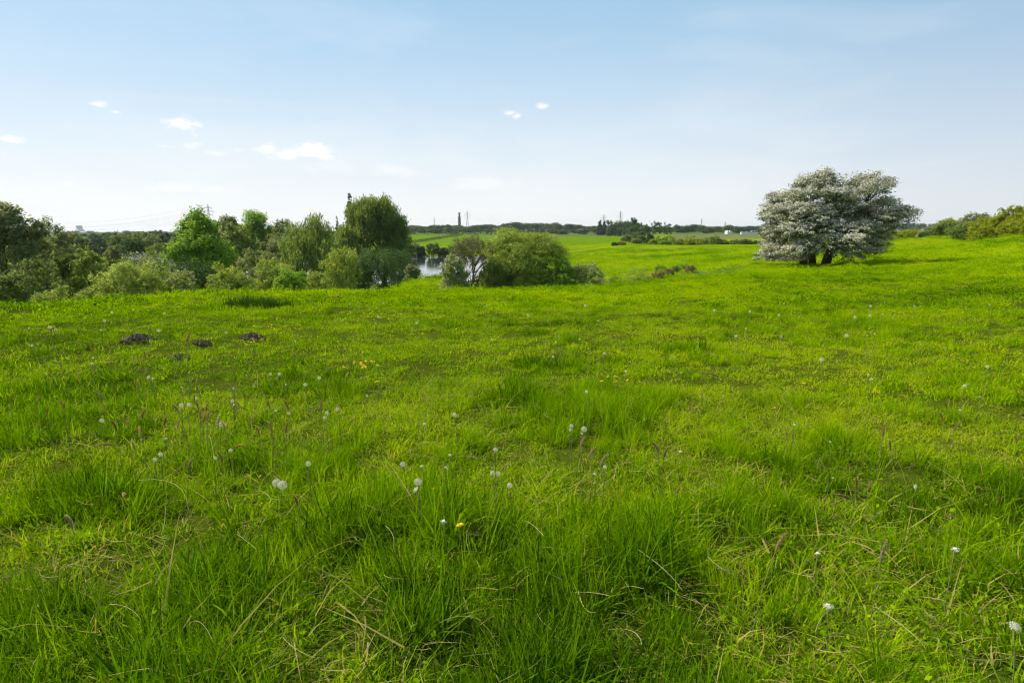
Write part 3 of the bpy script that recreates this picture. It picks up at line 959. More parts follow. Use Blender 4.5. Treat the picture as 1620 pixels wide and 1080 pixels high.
#== TREES
# --- the large hawthorn in full blossom on the right
def hawthorn():
    g = np.random.default_rng(11)
    r = 45.0
    x, y, z = ground_at(1290, r)
    k = y / FPX                                            # metres per photo pixel at the tree
    zb = zat(1290, 424, r)
    # lobes read off the tree's outline: px, py, radius x, radius y (photo pixels), depth offset, depth radius
    L = [(1285, 325, 42, 30, 0, 60), (1270, 305, 28, 20, 10, 30), (1300, 300, 26, 18, -8, 26), (1240, 330, 30, 22, 0, 40), (1225, 352, 24, 22, 5, 40),
         (1355, 318, 34, 28, 0, 45), (1345, 300, 22, 16, 5, 24), (1372, 302, 18, 15, -5, 22), (1385, 340, 28, 20, 0, 40), (1408, 342, 20, 11, 0, 20),
         (1320, 345, 46, 34, 20, 60), (1290, 365, 48, 32, -40, 40), (1330, 375, 42, 28, -35, 35), (1365, 372, 32, 24, 0, 45), (1250, 375, 34, 26, -10, 45),
         (1225, 392, 20, 20, -8, 30), (1212, 408, 15, 11, -15, 22), (1240, 405, 20, 13, -22, 26), (1270, 395, 26, 18, -45, 26), (1310, 392, 30, 14, -50, 22),
         (1345, 397, 22, 12, -40, 22), (1364, 398, 16, 10, -20, 22), (1374, 392, 12, 8, -15, 14), (1250, 350, 32, 24, -35, 35), (1320, 322, 24, 20, -25, 30),
         (1300, 350, 40, 28, 45, 40), (1232, 370, 26, 22, 25, 30), (1378, 358, 26, 20, 25, 30), (1265, 412, 12, 7, -35, 14), (1395, 352, 22, 14, -20, 22), (1420, 345, 11, 6, 0, 9)]
    lo = np.array([((a - 1290) * k, dd * k, (424 - b) * k * 1.0, rx * k, dr * k, ry * k) for a, b, rx, ry, dd, dr in L])
    lo[:, 3:6] *= 0.90
    lo[:, 0] *= .91
    lo[:, 2] *= 1.03
    root = empty('hawthorn_tree', (x, y, z), math.atan2(-x, y))
    dz = zb - z
    lo[:, 2] += dz
    tag(root, 'spreading hawthorn tree covered in white blossom, standing alone in the open field', 'tree')
    V, F, T = foliage(lo, 7000, 34, .088, .26, g, 0, .8, .06, 1.3, up=.35, horiz=.3, zmin=.35, boughs=9, flat=.85)
    quad, t4 = V.reshape(-1, 4, 3), T.reshape(-1, 4)
    cz = quad.mean(1)
    # each spray carries its flowers along the top: blossom chosen per spray
    sp = g.random(len(cz) // 34 + 2)
    isb = foliage.upness + np.repeat(g.normal(0, .35, len(sp)), 34)[:len(cz)] + g.normal(0, .3, len(cz)) > -.12
    for nm, sel, mt in (('crown', ~isb, 'haw'), ('blossom', isb, 'blossom')):
        q = quad[sel].reshape(-1, 3)
        obj(nm, make_mesh(nm, q, np.arange(len(q)).reshape(-1, 4), LM[mt], t4[sel].ravel()), root)
    # three dark stems close together, forking low
    def limb_set(bx, by, w, targets):
        parts = []
        for seg in range(1):
            a0 = np.array([bx, by, dz - .3])
            a1 = np.array([bx * 1.0, by, dz + .05])
            a2 = np.array([bx + (.12 if bx > 0 else -.05), by, dz + .75])
            a3 = np.array([bx + (.35 if bx > 0 else -.12), by, dz + 1.35])
            parts.append(tube([a0, a1, a2, a3], [w * 1.35, w * 1.1, w * .9, w * .8], 10, False))
        for ti in targets:
            e = lo[ti, :3]
            m = a3 * .5 + e * .5 + g.normal(0, .18, 3)
            parts.append(tube([a3 - [0, 0, .25], a3 * .75 + m * .25 + [0, 0, .1], m, (m + e) / 2 + g.normal(0, .12, 3), e], [w * .5, w * .42, w * .28, w * .17, w * .06], 6))
            for q in range(5):
                tip = e + unit(g.normal(0, 1, 3) + [0, 0, .3]) * lo[ti, 3:6] * 1.05
                parts.append(tube([(m + e) / 2, (m + e * 3 + tip) / 5 + g.normal(0, .1, 3), tip], [w * .12, w * .07, w * .02], 3))
        return join(parts)
    for bx, by, w, tg in ((-.62, 0, .26, (3, 4, 14, 15, 16, 17, 23)), (-.12, .15, .24, (0, 1, 2, 10, 25, 26, 11)), (.62, -.1, .30, (5, 6, 7, 8, 9, 12, 13, 20, 21, 30))):
        V, F, T = limb_set(bx, by, w, tg)
        obj('trunk', make_mesh('trunk', V, F, M_BARK, T, smooth=True), root)


hawthorn()

P_ = plant
# --- left valley side, near to far
P_('willow_tree', 22, 327, 45, 96, 'tree', 'grey', 'tall grey green tree with several dark stems at the left edge of the view', n=1500, per=13, leaf=.15, stems=3, r0=.22)
P_('willow_tree', 88, 349, 50, 84, 'tree', 'grey', 'thin grey tree with bare twiggy top, second from the left edge', n=900, per=12, leaf=.13, stems=2, r0=.2, twigs=4, inner=.1)
P_('thorn_tree', 138, 386, 44, 62, 'tree', 'sallow', 'short yellowish tree standing below the pale cooling tower', n=800, per=12, leaf=.12, stems=2)
P_('elder_bush', 98, 398, 46, 40, 'bush', 'mid', 'dark mid green bush between the twiggy tree and the yellowish short tree', 'bush', n=420, per=12, leaf=.13)
P_('sallow_bush', 20, 425, 30, 86, 'bush', 'mid', 'low green bush in the bottom left corner of the tree belt', 'bush', n=1000, per=12, leaf=.09, stems=3)
P_('sallow_bush', 72, 452, 27, 78, 'bush', 'sallow', 'low straggly olive bush at the field edge, left of the smaller one', 'bush', n=800, per=12, leaf=.075, stems=3)
P_('sallow_bush', 132, 453, 27.5, 50, 'bush', 'sallow', 'small straggly olive bush between the low bush and the big round sallow', 'bush', n=500, per=12, leaf=.075, stems=3)
P_('thorn_bush', 55, 402, 38, 62, 'bush', 'mid', 'green thorn bush under the two grey trees on the left', 'bush', n=700, per=12, leaf=.10)
P_('sallow_bush', 208, 408, 31, 118, 'bush', 'sallow', 'wide round yellow green sallow bush, the largest on the left field edge', 'bush', n=1900, per=12, leaf=.085, stems=5)
P_('hawthorn_bush', 232, 398, 42, 92, 'bush', 'mid', 'flowering hawthorn bush rising behind the wide round sallow', 'bush', n=900, per=12, leaf=.10, blossom='blossom_dim', bfrac=.42)
P_('hawthorn_bush', 283, 426, 31.5, 56, 'bush', 'sallow', 'brownish green bush with some white blossom right of the wide round sallow', 'bush', n=700, per=12, leaf=.08, blossom='blossom_dim', bfrac=.38, stems=3)
P_('sycamore_tree', 314, 336, 52, 84, 'tree', 'bright', 'fresh bright green broadleaf tree with two dark stems, left of the rounded grove', n=1500, per=16, leaf=.17, stems=2, r0=.22, spread=.42, inner=.12, lobes=None)
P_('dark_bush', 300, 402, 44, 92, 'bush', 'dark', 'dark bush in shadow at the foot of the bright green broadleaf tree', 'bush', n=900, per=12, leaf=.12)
P_('sallow_bush', 357, 418, 31, 78, 'bush', 'sallow', 'neat round pale green sallow bush at the field edge below the bright tree', 'bush', n=1200, per=12, leaf=.08, stems=4)
P_('round_bush', 408, 388, 47, 66, 'bush', 'grey', 'round grey green bush above the gap between the pale field edge bushes', 'bush', n=900, per=12, leaf=.12)
P_('round_tree', 406, 333, 88, 56, 'tree', 'bright', 'round topped bright green tree at the top of the left grove', n=900, per=14, leaf=.24, spread=.55)
P_('grove_tree', 362, 340, 96, 50, 'tree', 'grey', 'dull olive rounded tree just right of the bright green broadleaf tree', n=800, per=12, leaf=.24)
P_('grove_tree', 378, 352, 84, 56, 'bush', 'willow', 'olive bushy tree under the round topped bright tree', n=800, per=12, leaf=.22)
P_('grove_tree', 452, 346, 84, 54, 'tree', 'grey', 'grey green tree between the round topped tree and the drooping willow', n=800, per=12, leaf=.22)
P_('grove_tree', 440, 372, 62, 50, 'bush', 'grey', 'small grey tree low in the middle of the left grove', n=600, per=12, leaf=.16)
P_('sallow_bush', 432, 410, 34, 76, 'bush', 'sallow', 'pale yellow green bush left of the dark elder on the field edge', 'bush', n=1100, per=12, leaf=.085, stems=4)
P_('elder_bush', 458, 424, 30.5, 58, 'bush', 'bright', 'deep green elder bush between two pale bushes at the field edge', 'bush', n=800, per=12, leaf=.09)
P_('sallow_bush', 496, 430, 32, 56, 'bush', 'sallow', 'pale domed bush right of the deep green elder', 'bush', n=800, per=12, leaf=.08, stems=4)
P_('willow_tree', 492, 342, 56, 92, 'willow', 'willow', 'drooping willow tree with thin pale stems, left of the big willow', n=1500, per=14, leaf=.15, droop=1.1, aspect=2.2, stems=3, r0=.18)
P_('willow_tree', 538, 386, 48, 62, 'bush', 'sallow', 'light tipped willow scrub leaning against the big willow', n=1100, per=12, leaf=.12, droop=.4, stems=3)
P_('willow_tree', 548, 352, 72, 44, 'willow', 'willow', 'slim willow filling the gap just left of the big willow', n=700, per=13, leaf=.18, droop=1.0, aspect=2)
P_('willow_tree', 594, 312, 78, 90, 'willow', 'mid', 'big crack willow with a domed drooping crown, tallest tree in the valley', n=2600, per=16, leaf=.21, droop=1.1, aspect=2.2, stems=2, r0=.4, spread=.6, inner=.14)
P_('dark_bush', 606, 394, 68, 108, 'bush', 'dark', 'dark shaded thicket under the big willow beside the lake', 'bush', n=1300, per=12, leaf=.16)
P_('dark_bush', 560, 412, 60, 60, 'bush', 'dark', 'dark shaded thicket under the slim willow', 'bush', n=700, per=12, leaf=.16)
P_('poplar_tree', 556, 310, 150, 17, 'poplar', 'dark', 'tall narrow poplar poking up behind the big willow', n=500, per=12, leaf=.36, r0=.3)
P_('poplar_tree', 536, 343, 210, 6, 'poplar', 'dark', 'tiny far off poplar spire left of the tall narrow poplar', n=160, per=10, leaf=.4, r0=.3)
P_('sapling', 588, 449, 26, 14, 'bush', 'sallow', 'lone pale sapling on the field edge below the big willow', 'sapling', n=70, per=10, leaf=.05)
P_('sapling', 577, 460, 25, 9, 'bush', 'sallow', 'tiny pale sapling left of the lone sapling', 'sapling', n=40, per=10, leaf=.045)
P_('tussock_bush', 663, 456, 30, 22, 'bush', 'mid', 'dark low clump of weeds on the mound in front of the lake', 'weeds', n=120, per=10, leaf=.06)
# --- valley behind, left: belt seen over the field edge bushes
LB = [(118, 370, 150, 34, 'mid'), (160, 369, 190, 46, 'far'), (196, 368, 170, 44, 'mid'), (231, 368, 150, 42, 'grey'), (262, 366, 170, 36, 'far'), (285, 372, 120, 34, 'mid'),
      (215, 378, 110, 46, 'dark'), (252, 382, 95, 44, 'willow'), (180, 386, 95, 30, 'grey'), (340, 360, 130, 30, 'grey'), (0, 372, 130, 70, 'mid'), (60, 372, 140, 60, 'mid'),
      (100, 388, 80, 50, 'dark'), (470, 372, 110, 60, 'willow'), (515, 368, 100, 44, 'willow'), (324, 384, 75, 60, 'mid')]
for i, (a, b, c, d, e) in enumerate(LB):
    P_('belt_tree', a, b, c, d, 'bush' if i % 3 else 'tree', e, ['round mid green tree below and left of the cooling tower', 'hazy dark round tree right of the cooling tower', 'mid green tree behind the gap above the wide round sallow', 'grey green tree above the wide round sallow', 'dark tree midway between cooling tower and bright green tree', 'mid green tree just left of the bright green tree top', 'dark low tree above the flowering hawthorn bush', 'olive tree left of the bright green tree at half its height', 'low grey tree above the left shoulder of the wide sallow', 'grey tree behind the right side of the bright green tree', 'mid green mass of tree behind the tall tree at the left edge', 'mid green wide tree behind the thin twiggy grey tree', 'dark tree behind the short yellowish tree', 'olive wide tree behind the willow with pale stems', 'olive tree in the gap left of the big willow', 'mid green tree low behind the bright green tree'][i], n=420, per=12, leaf=.0022 * c + .02, group='trees in the left belt')
# --- centre: lake shore
for i, (a, b, c, d, e) in enumerate([(638, 372, 150, 34, 'mid'), (652, 384, 192, 26, 'mid'), (667, 389, 190, 12, 'dark'), (686, 384, 188, 24, 'mid'), (702, 391, 186, 15, 'dark'), (722, 386, 185, 30, 'mid'), (625, 388, 120, 22, 'willow')]):
    P_('shore_tree', a, b, c, d, 'bush', e, ['mid green tree on the shore right behind the big willow', 'leftmost bushy tree on the far lake shore', 'small dark bush second from left on the far shore', 'broad mid green bush in the middle of the far shore', 'dark upright bush right of the broad shore bush', 'mid green bush on the far shore above the bare brown coppice', 'olive tree between the big willow and the lake'][i], n=320, per=11, leaf=.38, group='trees on the far lake shore')
P_('willow_bush', 652, 418, 62, 26, 'bush', 'grey', 'pale silvery willow bush at the near edge of the lake', 'bush', n=500, per=12, leaf=.13, blossom='blossom_dim', bfrac=.25)
P_('hawthorn_bush', 718, 403, 34, 46, 'bush', 'sallow', 'white flowering hawthorn bush left of the bare brown coppice', 'bush', n=1000, per=13, leaf=.08, blossom='blossom_dim', bfrac=.45, stems=3)
P_('coppice_shrub', 744, 378, 36, 60, 'vase', 'brown', 'brown barely leafed shrub of many upright stems left of the great round bush', 'bush', n=800, per=10, leaf=.05, aspect=2.5, stems=9, nl=14, twigs=5, r0=.12, mat_bark=M_TWIG)
P_('round_bush', 828, 362, 38, 128, 'bush', 'sallow', 'great round yellow green bush in the middle, at the field edge', 'bush', n=4200, per=13, leaf=.095, stems=5, r0=.12, spread=.26)
P_('green_bush', 788, 410, 36.5, 60, 'bush', 'mid', 'green lower bush against the left foot of the great round bush', 'bush', n=700, per=12, leaf=.09)
P_('green_bush', 878, 402, 37, 62, 'bush', 'bright', 'darker green bush against the right foot of the great round bush', 'bush', n=900, per=12, leaf=.09)
P_('hawthorn_bush', 924, 414, 38, 58, 'bush', 'sallow', 'low hawthorn bush with white blossom right of the great round bush', 'bush', n=900, per=12, leaf=.08, blossom='blossom_dim', bfrac=.45, stems=3)
P_('twiggy_shrub', 1009, 423, 41, 46, 'bush', 'sallow', 'pale twiggy shrub standing alone in the damp ditch', 'bush', n=260, per=9, leaf=.05, twigs=8, stems=5, r0=.05, mat_bark=M_TWIG, nl=14)


def bare_tree(px, ytop, r, wpx, label, lean=0.0, seed=1, low=False):
    g = np.random.default_rng(seed)
    x, y, z = ground_at(px, r)
    H = zat(px, ytop, r) - z
    R = wpx / FPX * y / 2
    root = empty('bare_tree', (x, y, z), math.atan2(-x, y))
    tag(root, label, 'tree')
    main, tw = [], []

    def grow(p, d, L, rad, lvl):
        n = 4
        pts, q = [p], p
        dd = d
        for i in range(n):
            dd = unit(dd + g.normal(0, .13, 3) + np.array([0, 0, .04]))
            q = q + dd * L / n
            pts.append(q)
        (main if lvl < 2 else tw).append(tube(pts, np.linspace(rad, rad * .45, n + 1), 5 if lvl < 2 else 3))
        if lvl >= 4: return
        if low and lvl >= 3: return
        for k in range((3 if low else 4) if lvl else 7):
            i = g.integers(1, n + 1) if lvl else g.integers(2, n + 1)
            c = unit(dd + g.normal(0, .55, 3) * np.array([R / H * 2.2, R / H * 2.2, .7]) + (np.array([0, 0, .3]) if not low else 0))
            grow(pts[i], c, L * (.55 + .2 * g.random()), rad * .5, lvl + 1)
    grow(np.array([0, 0, -.2]), unit(np.array([lean, 0, 1.0])), H * .42, H * .022, 0)
    V, F, T = join(main)
    obj('trunk', make_mesh('trunk', V, F, M_TWIG, T, smooth=True), root)
    V, F, T = join(tw)
    # scale the twigs so that the tree keeps the asked height
    f = H / max(V[:, 2].max(), .1)
    for ch in root.children: pass
    obj('twigs', make_mesh('twigs', V, F, M_TWIG, T), root)
    root.scale = (f, f, f)
    return root


bare_tree(786, 349, 190, 40, 'leafless brown tree showing above the great round bush against the sky', 0, 3)
bare_tree(742, 372, 52, 70, 'leafless leaning tree with spreading grey branches behind the brown coppice', .5, 8, True)

# --- bushes beyond the pasture, between the field crest and the far fields
MB = [(972, 385, 118, 7, 'dark'), (983, 385, 119, 12, 'rust'), (1006, 378, 128, 14, 'grey'), (990, 372, 175, 16, 'grey'), (1003, 368, 190, 20, 'mid'), (1034, 378, 135, 16, 'sallow'), (1044, 375, 150, 24, 'mid'), (1060, 372, 160, 26, 'sallow'),
      (1050, 381, 128, 20, 'bright'), (1076, 377, 140, 18, 'hedge'), (1092, 370, 150, 26, 'sallow'), (1088, 379, 132, 20, 'hedge'), (1107, 377, 134, 20, 'hedge'), (1125, 375, 130, 36, 'mid'), (1142, 378, 131, 20, 'mid'),
      (1166, 378, 133, 24, 'mid'), (1180, 378, 134, 20, 'mid'), (1200, 380, 132, 18, 'dark'), (1028, 370, 170, 14, 'dark'), (1014, 372, 185, 14, 'mid'), (1073, 382, 125, 12, 'mid')]
for i, (a, b, c, d, e) in enumerate(MB):
    lab, grp = 'rounded bush along the crest of the pasture left of the white hawthorn', 'bushes along the pasture crest'
    lab = ['tiny', '', 'thin pale bush standing in the far pasture, third from the rusty one', 'grey green bush near the foot of the dark trees, first of the crest row', 'mid green bush at the foot of the tall dark broad tree', 'pale olive bush at the left end of the crest row', 'broad mid green bush behind the left end of the crest row', 'light olive domed bush in the back of the crest row', 'small fresh green bush in front in the crest row', 'yellowish bush in the middle of the crest row', 'tallest light olive bush of the crest row', 'low yellowish bush in front of the tallest crest bush', 'yellow green bush just right of the tallest crest bush', 'widest dark green bush of the crest row', 'mid green bush right of the widest crest bush', 'first of two clipped looking bushes left of the white hawthorn', 'second of two clipped looking bushes left of the white hawthorn', 'dark bush touching the left branch tips of the white hawthorn', 'small dark bush behind the left end of the crest row', 'mid green bush deep between the crest row and the dark trees', 'smallest bush in the very front of the crest row'][i] or lab
    if i == 0: lab, grp = 'tiny dark bush beside a rusty one out on the smooth far pasture', None
    if i == 1: lab, grp = 'low rusty brown bush out on the smooth far pasture', None
    P_('crest_bush', a, b, c, d, 'bush', e, lab, 'bush', n=230, per=11, leaf=.26, group=grp)
for i, (a, b, c, d) in enumerate([(886, 387, 75, 7), (1198, 420, 50, 0)][:1]):
    P_('gorse_bush', a, b, c, d, 'bush', 'dark', 'small dark bush just right of the great round bush top', 'bush', n=80, per=10, leaf=.1)
# rusty bracken and dark rushes in the ditch
for i, (a, b, c, d, e) in enumerate([(1043, 441, 43, 20, 'rust'), (1060, 442, 44, 12, 'rust'), (1085, 427, 47, 18, 'mid'), (1094, 440, 45, 16, 'rust'), (1046, 434, 48, 16, 'mid'),
                                     (975, 437, 42, 22, 'mid'), (957, 441, 40, 22, 'sallow'), (1028, 447, 41, 18, 'sallow'), (1070, 437, 46, 12, 'mid')]):
    where = ['under the pale twiggy shrub', 'just right of the pale twiggy shrub', 'at the dip below the pasture', 'at the right end of the ditch', 'behind the first bracken', 'left beside the flowering low hawthorn', 'at the foot of the low hawthorn', 'in front of the pale twiggy shrub', 'between the bracken clumps'][i]
    nm, lab, grp = (('bracken_clump', 'rusty brown bracken clump ' + where, 'bracken clumps in the ditch') if e == 'rust'
                    else ('rush_clump', 'green rushes and nettles ' + where, 'rush clumps in the ditch'))
    P_(nm, a, b, c, d, 'bush', e, lab, 'clump', n=110, per=10, leaf=.07, group=grp)

# --- hedge on the right skyline
HB = [(1396, 369, 140, 20, 'grey', 'blossom_dim'), (1420, 366, 128, 40, 'hedge', None), (1448, 364, 116, 44, 'hedge', None), (1478, 358, 104, 34, 'grey', 'blossom_dim'), (1468, 368, 96, 22, 'dark', None),
      (1508, 345, 96, 44, 'hedge', None), (1500, 352, 92, 30, 'mid', None), (1540, 336, 88, 34, 'grey', 'blossom_dim'), (1528, 356, 82, 40, 'mid', None), (1562, 344, 78, 44, 'hedge', None), (1585, 340, 72, 44, 'hedge', None),
      (1602, 324, 72, 40, 'hedge', None), (1625, 334, 66, 44, 'hedge', None), (1608, 350, 64, 40, 'hedge', None), (1660, 330, 62, 60, 'hedge', None), (1572, 356, 72, 40, 'hedge', None), (1642, 345, 60, 44, 'hedge', None)]
HL = {0: 'greyish flowering bush at the far left end of the skyline hedge', 3: 'greyish bush with faded blossom in the low part of the skyline hedge',
      4: 'dark shaded bush in the low part of the skyline hedge', 7: 'twiggy greyish flowering bush standing above the skyline hedge'}
for i, (a, b, c, d, e, f) in enumerate(HB):
    P_('hedge_bush', a, b, c, d * 1.3, 'bush', e, HL.get(i) or ['', 'low yellow green bush right of the greyish end bush', 'yellow green bush filling the low middle of the skyline hedge', '', '', 'leafy bush where the skyline hedge steps up in height', 'mid green bush under the first step of the skyline hedge', '', 'mid green bush under the twiggy flowering one', 'yellow green bush right of the twiggy flowering one', 'rounded yellow green bush left of the highest hedge bush', 'highest yellow green bush of the skyline hedge', 'yellow green bush at the right frame edge', 'low yellow green bush in front of the highest hedge bush', 'last hedge bush cut by the right frame edge', 'low yellow green bush under the rounded one', 'low hedge bush cut by the right frame edge'][i], 'bush', n=520, per=12, leaf=.0016 * c + .03, blossom=f, bfrac=.35,
       group=None if i in HL else 'bushes of the right hedge')

# --- far woods: individual trees sharing a few meshes
PROTO = []
for i, st in enumerate(['bush', 'twin', 'bush', 'bush', 'twin', 'conifer', 'poplar']):
    g = np.random.default_rng(50 + i)
    lb = gen_lobes(st, 10 if i < 5 else 5, 10, g)
    V, F, T = foliage(lb, 900, 8, .62, .7, g, 0, .6, .3, 1.2)
    c = make_mesh('crown', V, F, LM['far'], T)
    V, F, T = limbs(lb, 10, .3, g, 1, 5)
    PROTO.append((c, make_mesh('trunk', V, F, M_BARK, T)))


def far_tree(px, ytop, r, wpx, k, label, group):
    x, y, z = ground_at(px, r)
    H = max(zat(px, ytop, r) - z, 2.0)
    Wd = wpx / FPX * y
    root = empty('distant_tree', (x, y, z - .2), random.random() * 6)
    tag(root, label, 'tree', group)
    root.scale = (Wd / (10 if k < 5 else 5), Wd / (10 if k < 5 else 5), H / 10)
    for nm, me in zip(('crown', 'trunk'), PROTO[k]):
        obj(nm, me, root)


# skyline of the far wood, photo px -> top row
SKX = [560, 640, 700, 760, 800, 820, 850, 880, 940, 960, 990, 1010, 1040, 1080, 1120, 1150, 1190, 1230]
SKY_ = [362, 358, 356, 357, 355, 353, 354, 354, 358, 357, 353, 356, 360, 358, 357, 358, 359, 360]
gq = np.random.default_rng(77)


def zone(px):
    for lim, t in ((722, 'left of the dark slender tower'), (790, 'between the slender tower and the great round bush'), (880, 'above the great round bush'), (945, 'left of the two pylons'),
                   (1020, 'around the two pylons'), (1108, 'between the two pylons and the faint small pylon'), (9999, 'between the faint small pylon and the white hawthorn')):
        if px < lim: return t


for i in range(104):
    px = 630 + (1225 - 630) * (i + gq.random()) / 104
    far_tree(px, np.interp(px, SKX, SKY_) + gq.normal(0, 1.3), gq.uniform(620, 980), gq.uniform(13, 23), int(gq.choice([0, 1, 2, 3, 4, 0, 2])),
             'dark skyline tree of the far wood ' + zone(px), 'trees on the far skyline')
for i in range(76):
    px = 640 + (1225 - 640) * (i + gq.random()) / 76
    lo_ = 362.5 if px < 900 else 361.5
    far_tree(px, lo_ + gq.normal(0, 1.4), gq.uniform(500, 600), gq.uniform(12, 22), int(gq.choice([0, 2, 0, 2, 1, 3])),
             'front row tree of the far wood ' + zone(px), 'trees in front of the far wood')
for a, b, c, d, k, lab in [(1000, 347.5, 420, 20, 1, 'tall dark broad tree right of the two pylons'), (991, 354, 440, 12, 0, 'dark tree touching the tall broad tree on its left'), (967, 351, 460, 15, 1, 'dark rounded tree under the left of the two pylons'),
                           (979, 352, 470, 16, 3, 'dark rounded tree under the right of the two pylons'), (948, 352, 500, 8, 5, 'pointed dark conifer left of the two pylons'), (955, 353, 510, 7, 5, 'slim dark conifer beside another one under the left pylon'),
                           (1012, 356.5, 390, 9, 5, 'pointed dark conifer right of the tall broad tree'), (1003, 358, 380, 22, 0, 'low dark tree in front of the tall broad tree'),
                           (1071, 355, 520, 12, 1, 'tall round tree right of the clipped dark hedge block'), (1087, 356, 520, 12, 3, 'broad rounded tree left of the thin distant pylon'), (1150, 356, 500, 16, 1, 'rounded tree above the white roofs'),
                           (1168, 358, 470, 12, 0, 'dark rounded tree beside the white roofs'), (822, 352.5, 640, 12, 1, 'highest tree of the wood above the great round bush'), (720, 367, 460, 12, 0, 'round hedge tree on the far hill below the brick tower')]:
    far_tree(a, b - 2.5 * (930 < a < 1030), c, d * 1.3, k, lab, None)
# rows far beyond on the left and on the right
for i in range(30):
    px = 90 + (640 - 90) * (i + gq.random()) / 30
    far_tree(px, 368.5 + gq.normal(0, 1.4) - 3.0 * (px > 215), gq.uniform(330, 620), gq.uniform(12, 26), int(gq.choice([0, 1, 2, 3])),
             'distant dark tree showing through gaps above the left valley trees', 'far trees left of the lake')
for i in range(44):
    px = 40 + (640 - 40) * (i + gq.random()) / 44
    far_tree(px, 366 + gq.normal(0, .7), gq.uniform(1200, 1900), gq.uniform(9, 16), int(gq.choice([0, 2])), 'hazy dark tree of the farthest row on the left horizon', 'trees on the left horizon')
for i in range(34):
    px = 1385 + (1530 - 1385) * (i + gq.random()) / 34
    far_tree(px, np.interp(px, [1385, 1410, 1440, 1480, 1530], [355, 352.5, 353, 354.5, 356]) + gq.normal(0, .5), gq.uniform(900, 1300), gq.uniform(6, 11), int(gq.choice([0, 2, 5, 1])),
             'dark tree of the distant plantation right of the white hawthorn', 'trees of the distant plantation')


def hedge(px0, px1, ytop, r, hh, mat, name, label):
    g = np.random.default_rng(int(px0))
    x0, y0, z0 = ground_at(px0, r[0]); x1, y1, z1 = ground_at(px1, r[1])
    n = max(8, int(math.hypot(x1 - x0, y1 - y0) / (hh * .7)))
    lo = []
    for i in range(n):
        t = (i + .5) / n
        x, y = x0 + (x1 - x0) * t, y0 + (y1 - y0) * t
        k = hh * (.45 + .25 * g.random())
        lo.append((x - x0, y - y0, float(gz(x, y)) - z0 + hh * .5, k * 1.3, k, k))
    V, F, T = foliage(np.array(lo), n * 26, 9, hh * .16, hh * .16, g, zmin=-99)
    root = empty(name, (x0, y0, z0))
    tag(root, label, 'hedge')
    obj('foliage', make_mesh('foliage', V, F, LM[mat], T), root)


hedge(640, 815, 368, (452, 440), 3.4, 'dark', 'field_hedge', 'long dark hedge along the top of the far hill field behind the lake')
hedge(1012, 1050, 364, (375, 372), 7.5, 'dark', 'clipped_hedge', 'tall dark clipped hedge block right of the tall broad tree')
hedge(640, 730, 380, (300, 420), 1.2, 'mid', 'field_hedge', 'thin dark line of scrub slanting down the far hill field')
#== STRUCTURES
# ------------------------------------------------------------------ far buildings, pylons
M_CONC = plain_mat('pale_concrete', (0.42, 0.43, 0.45), (0.52, 0.53, 0.55), 0.05, 0.9)
M_BRICKD = plain_mat('dark_brick', (0.10, 0.065, 0.055), (0.16, 0.10, 0.08), 0.8, 0.95)
M_STEEL = plain_mat('galvanised_steel', (0.30, 0.31, 0.33), (0.40, 0.41, 0.43), 1.0, 0.6, 0.4)
M_ROOF = plain_mat('slate_roof', (0.12, 0.12, 0.13), (0.22, 0.20, 0.19), 0.6, 0.9)
M_WHITE = plain_mat('white_render', (0.74, 0.74, 0.72), (0.84, 0.84, 0.82), 0.8, 0.9)
M_GLASS = plain_mat('window_glass', (0.03, 0.04, 0.05), (0.05, 0.06, 0.07), 1, 0.15, 0.6)
M_WIRE = plain_mat('wire', (0.16, 0.16, 0.18), (0.2, 0.2, 0.22), 1, 0.6)


def lathe(prof, sides=32, tone=.5):
    V, F = [], []
    a = np.arange(sides) / sides * 2 * np.pi
    for rad, z in prof:
        V.append(np.stack([rad * np.cos(a), rad * np.sin(a), np.full(sides, z)], -1))
    for i in range(len(prof) - 1):
        for j in range(sides):
            k = (j + 1) % sides
            F.append((i * sides + j, i * sides + k, (i + 1) * sides + k, (i + 1) * sides + j))
    V = np.concatenate(V)
    return V, np.array(F), np.full(len(V), tone)


# cooling tower on the horizon at the far left
x, y, z = ground_at(130, 3400)
ct = empty('cooling_tower', (x, y, z))
tag(ct, 'pale concrete cooling tower just above the trees on the left horizon', 'cooling tower')
Ht = zat(130, 357, 3400) - z
prof = []
for i in range(22):
    t = i / 21
    rr = 12 * math.sqrt(1 + ((t - .78) / .52) ** 2 * 1.1)
    prof.append((rr, 4 + (Ht - 4) * t))
prof += [(prof[-1][0] - 1.2, Ht), (prof[-1][0] - 1.2, Ht - 8)]
V, F, T = lathe(prof, 40)
obj('shell', make_mesh('shell', V, F, M_CONC, T, smooth=True), ct)
V, F, T = join([tube([(prof[0][0] * math.cos(a), prof[0][0] * math.sin(a), -3), (prof[0][0] * .98 * math.cos(a + .06), prof[0][0] * .98 * math.sin(a + .06), 4.2)], [.6, .6], 4) for a in np.linspace(0, 6.283, 40, endpoint=False)])
obj('support_columns', make_mesh('support_columns', V, F, M_CONC, T), ct)

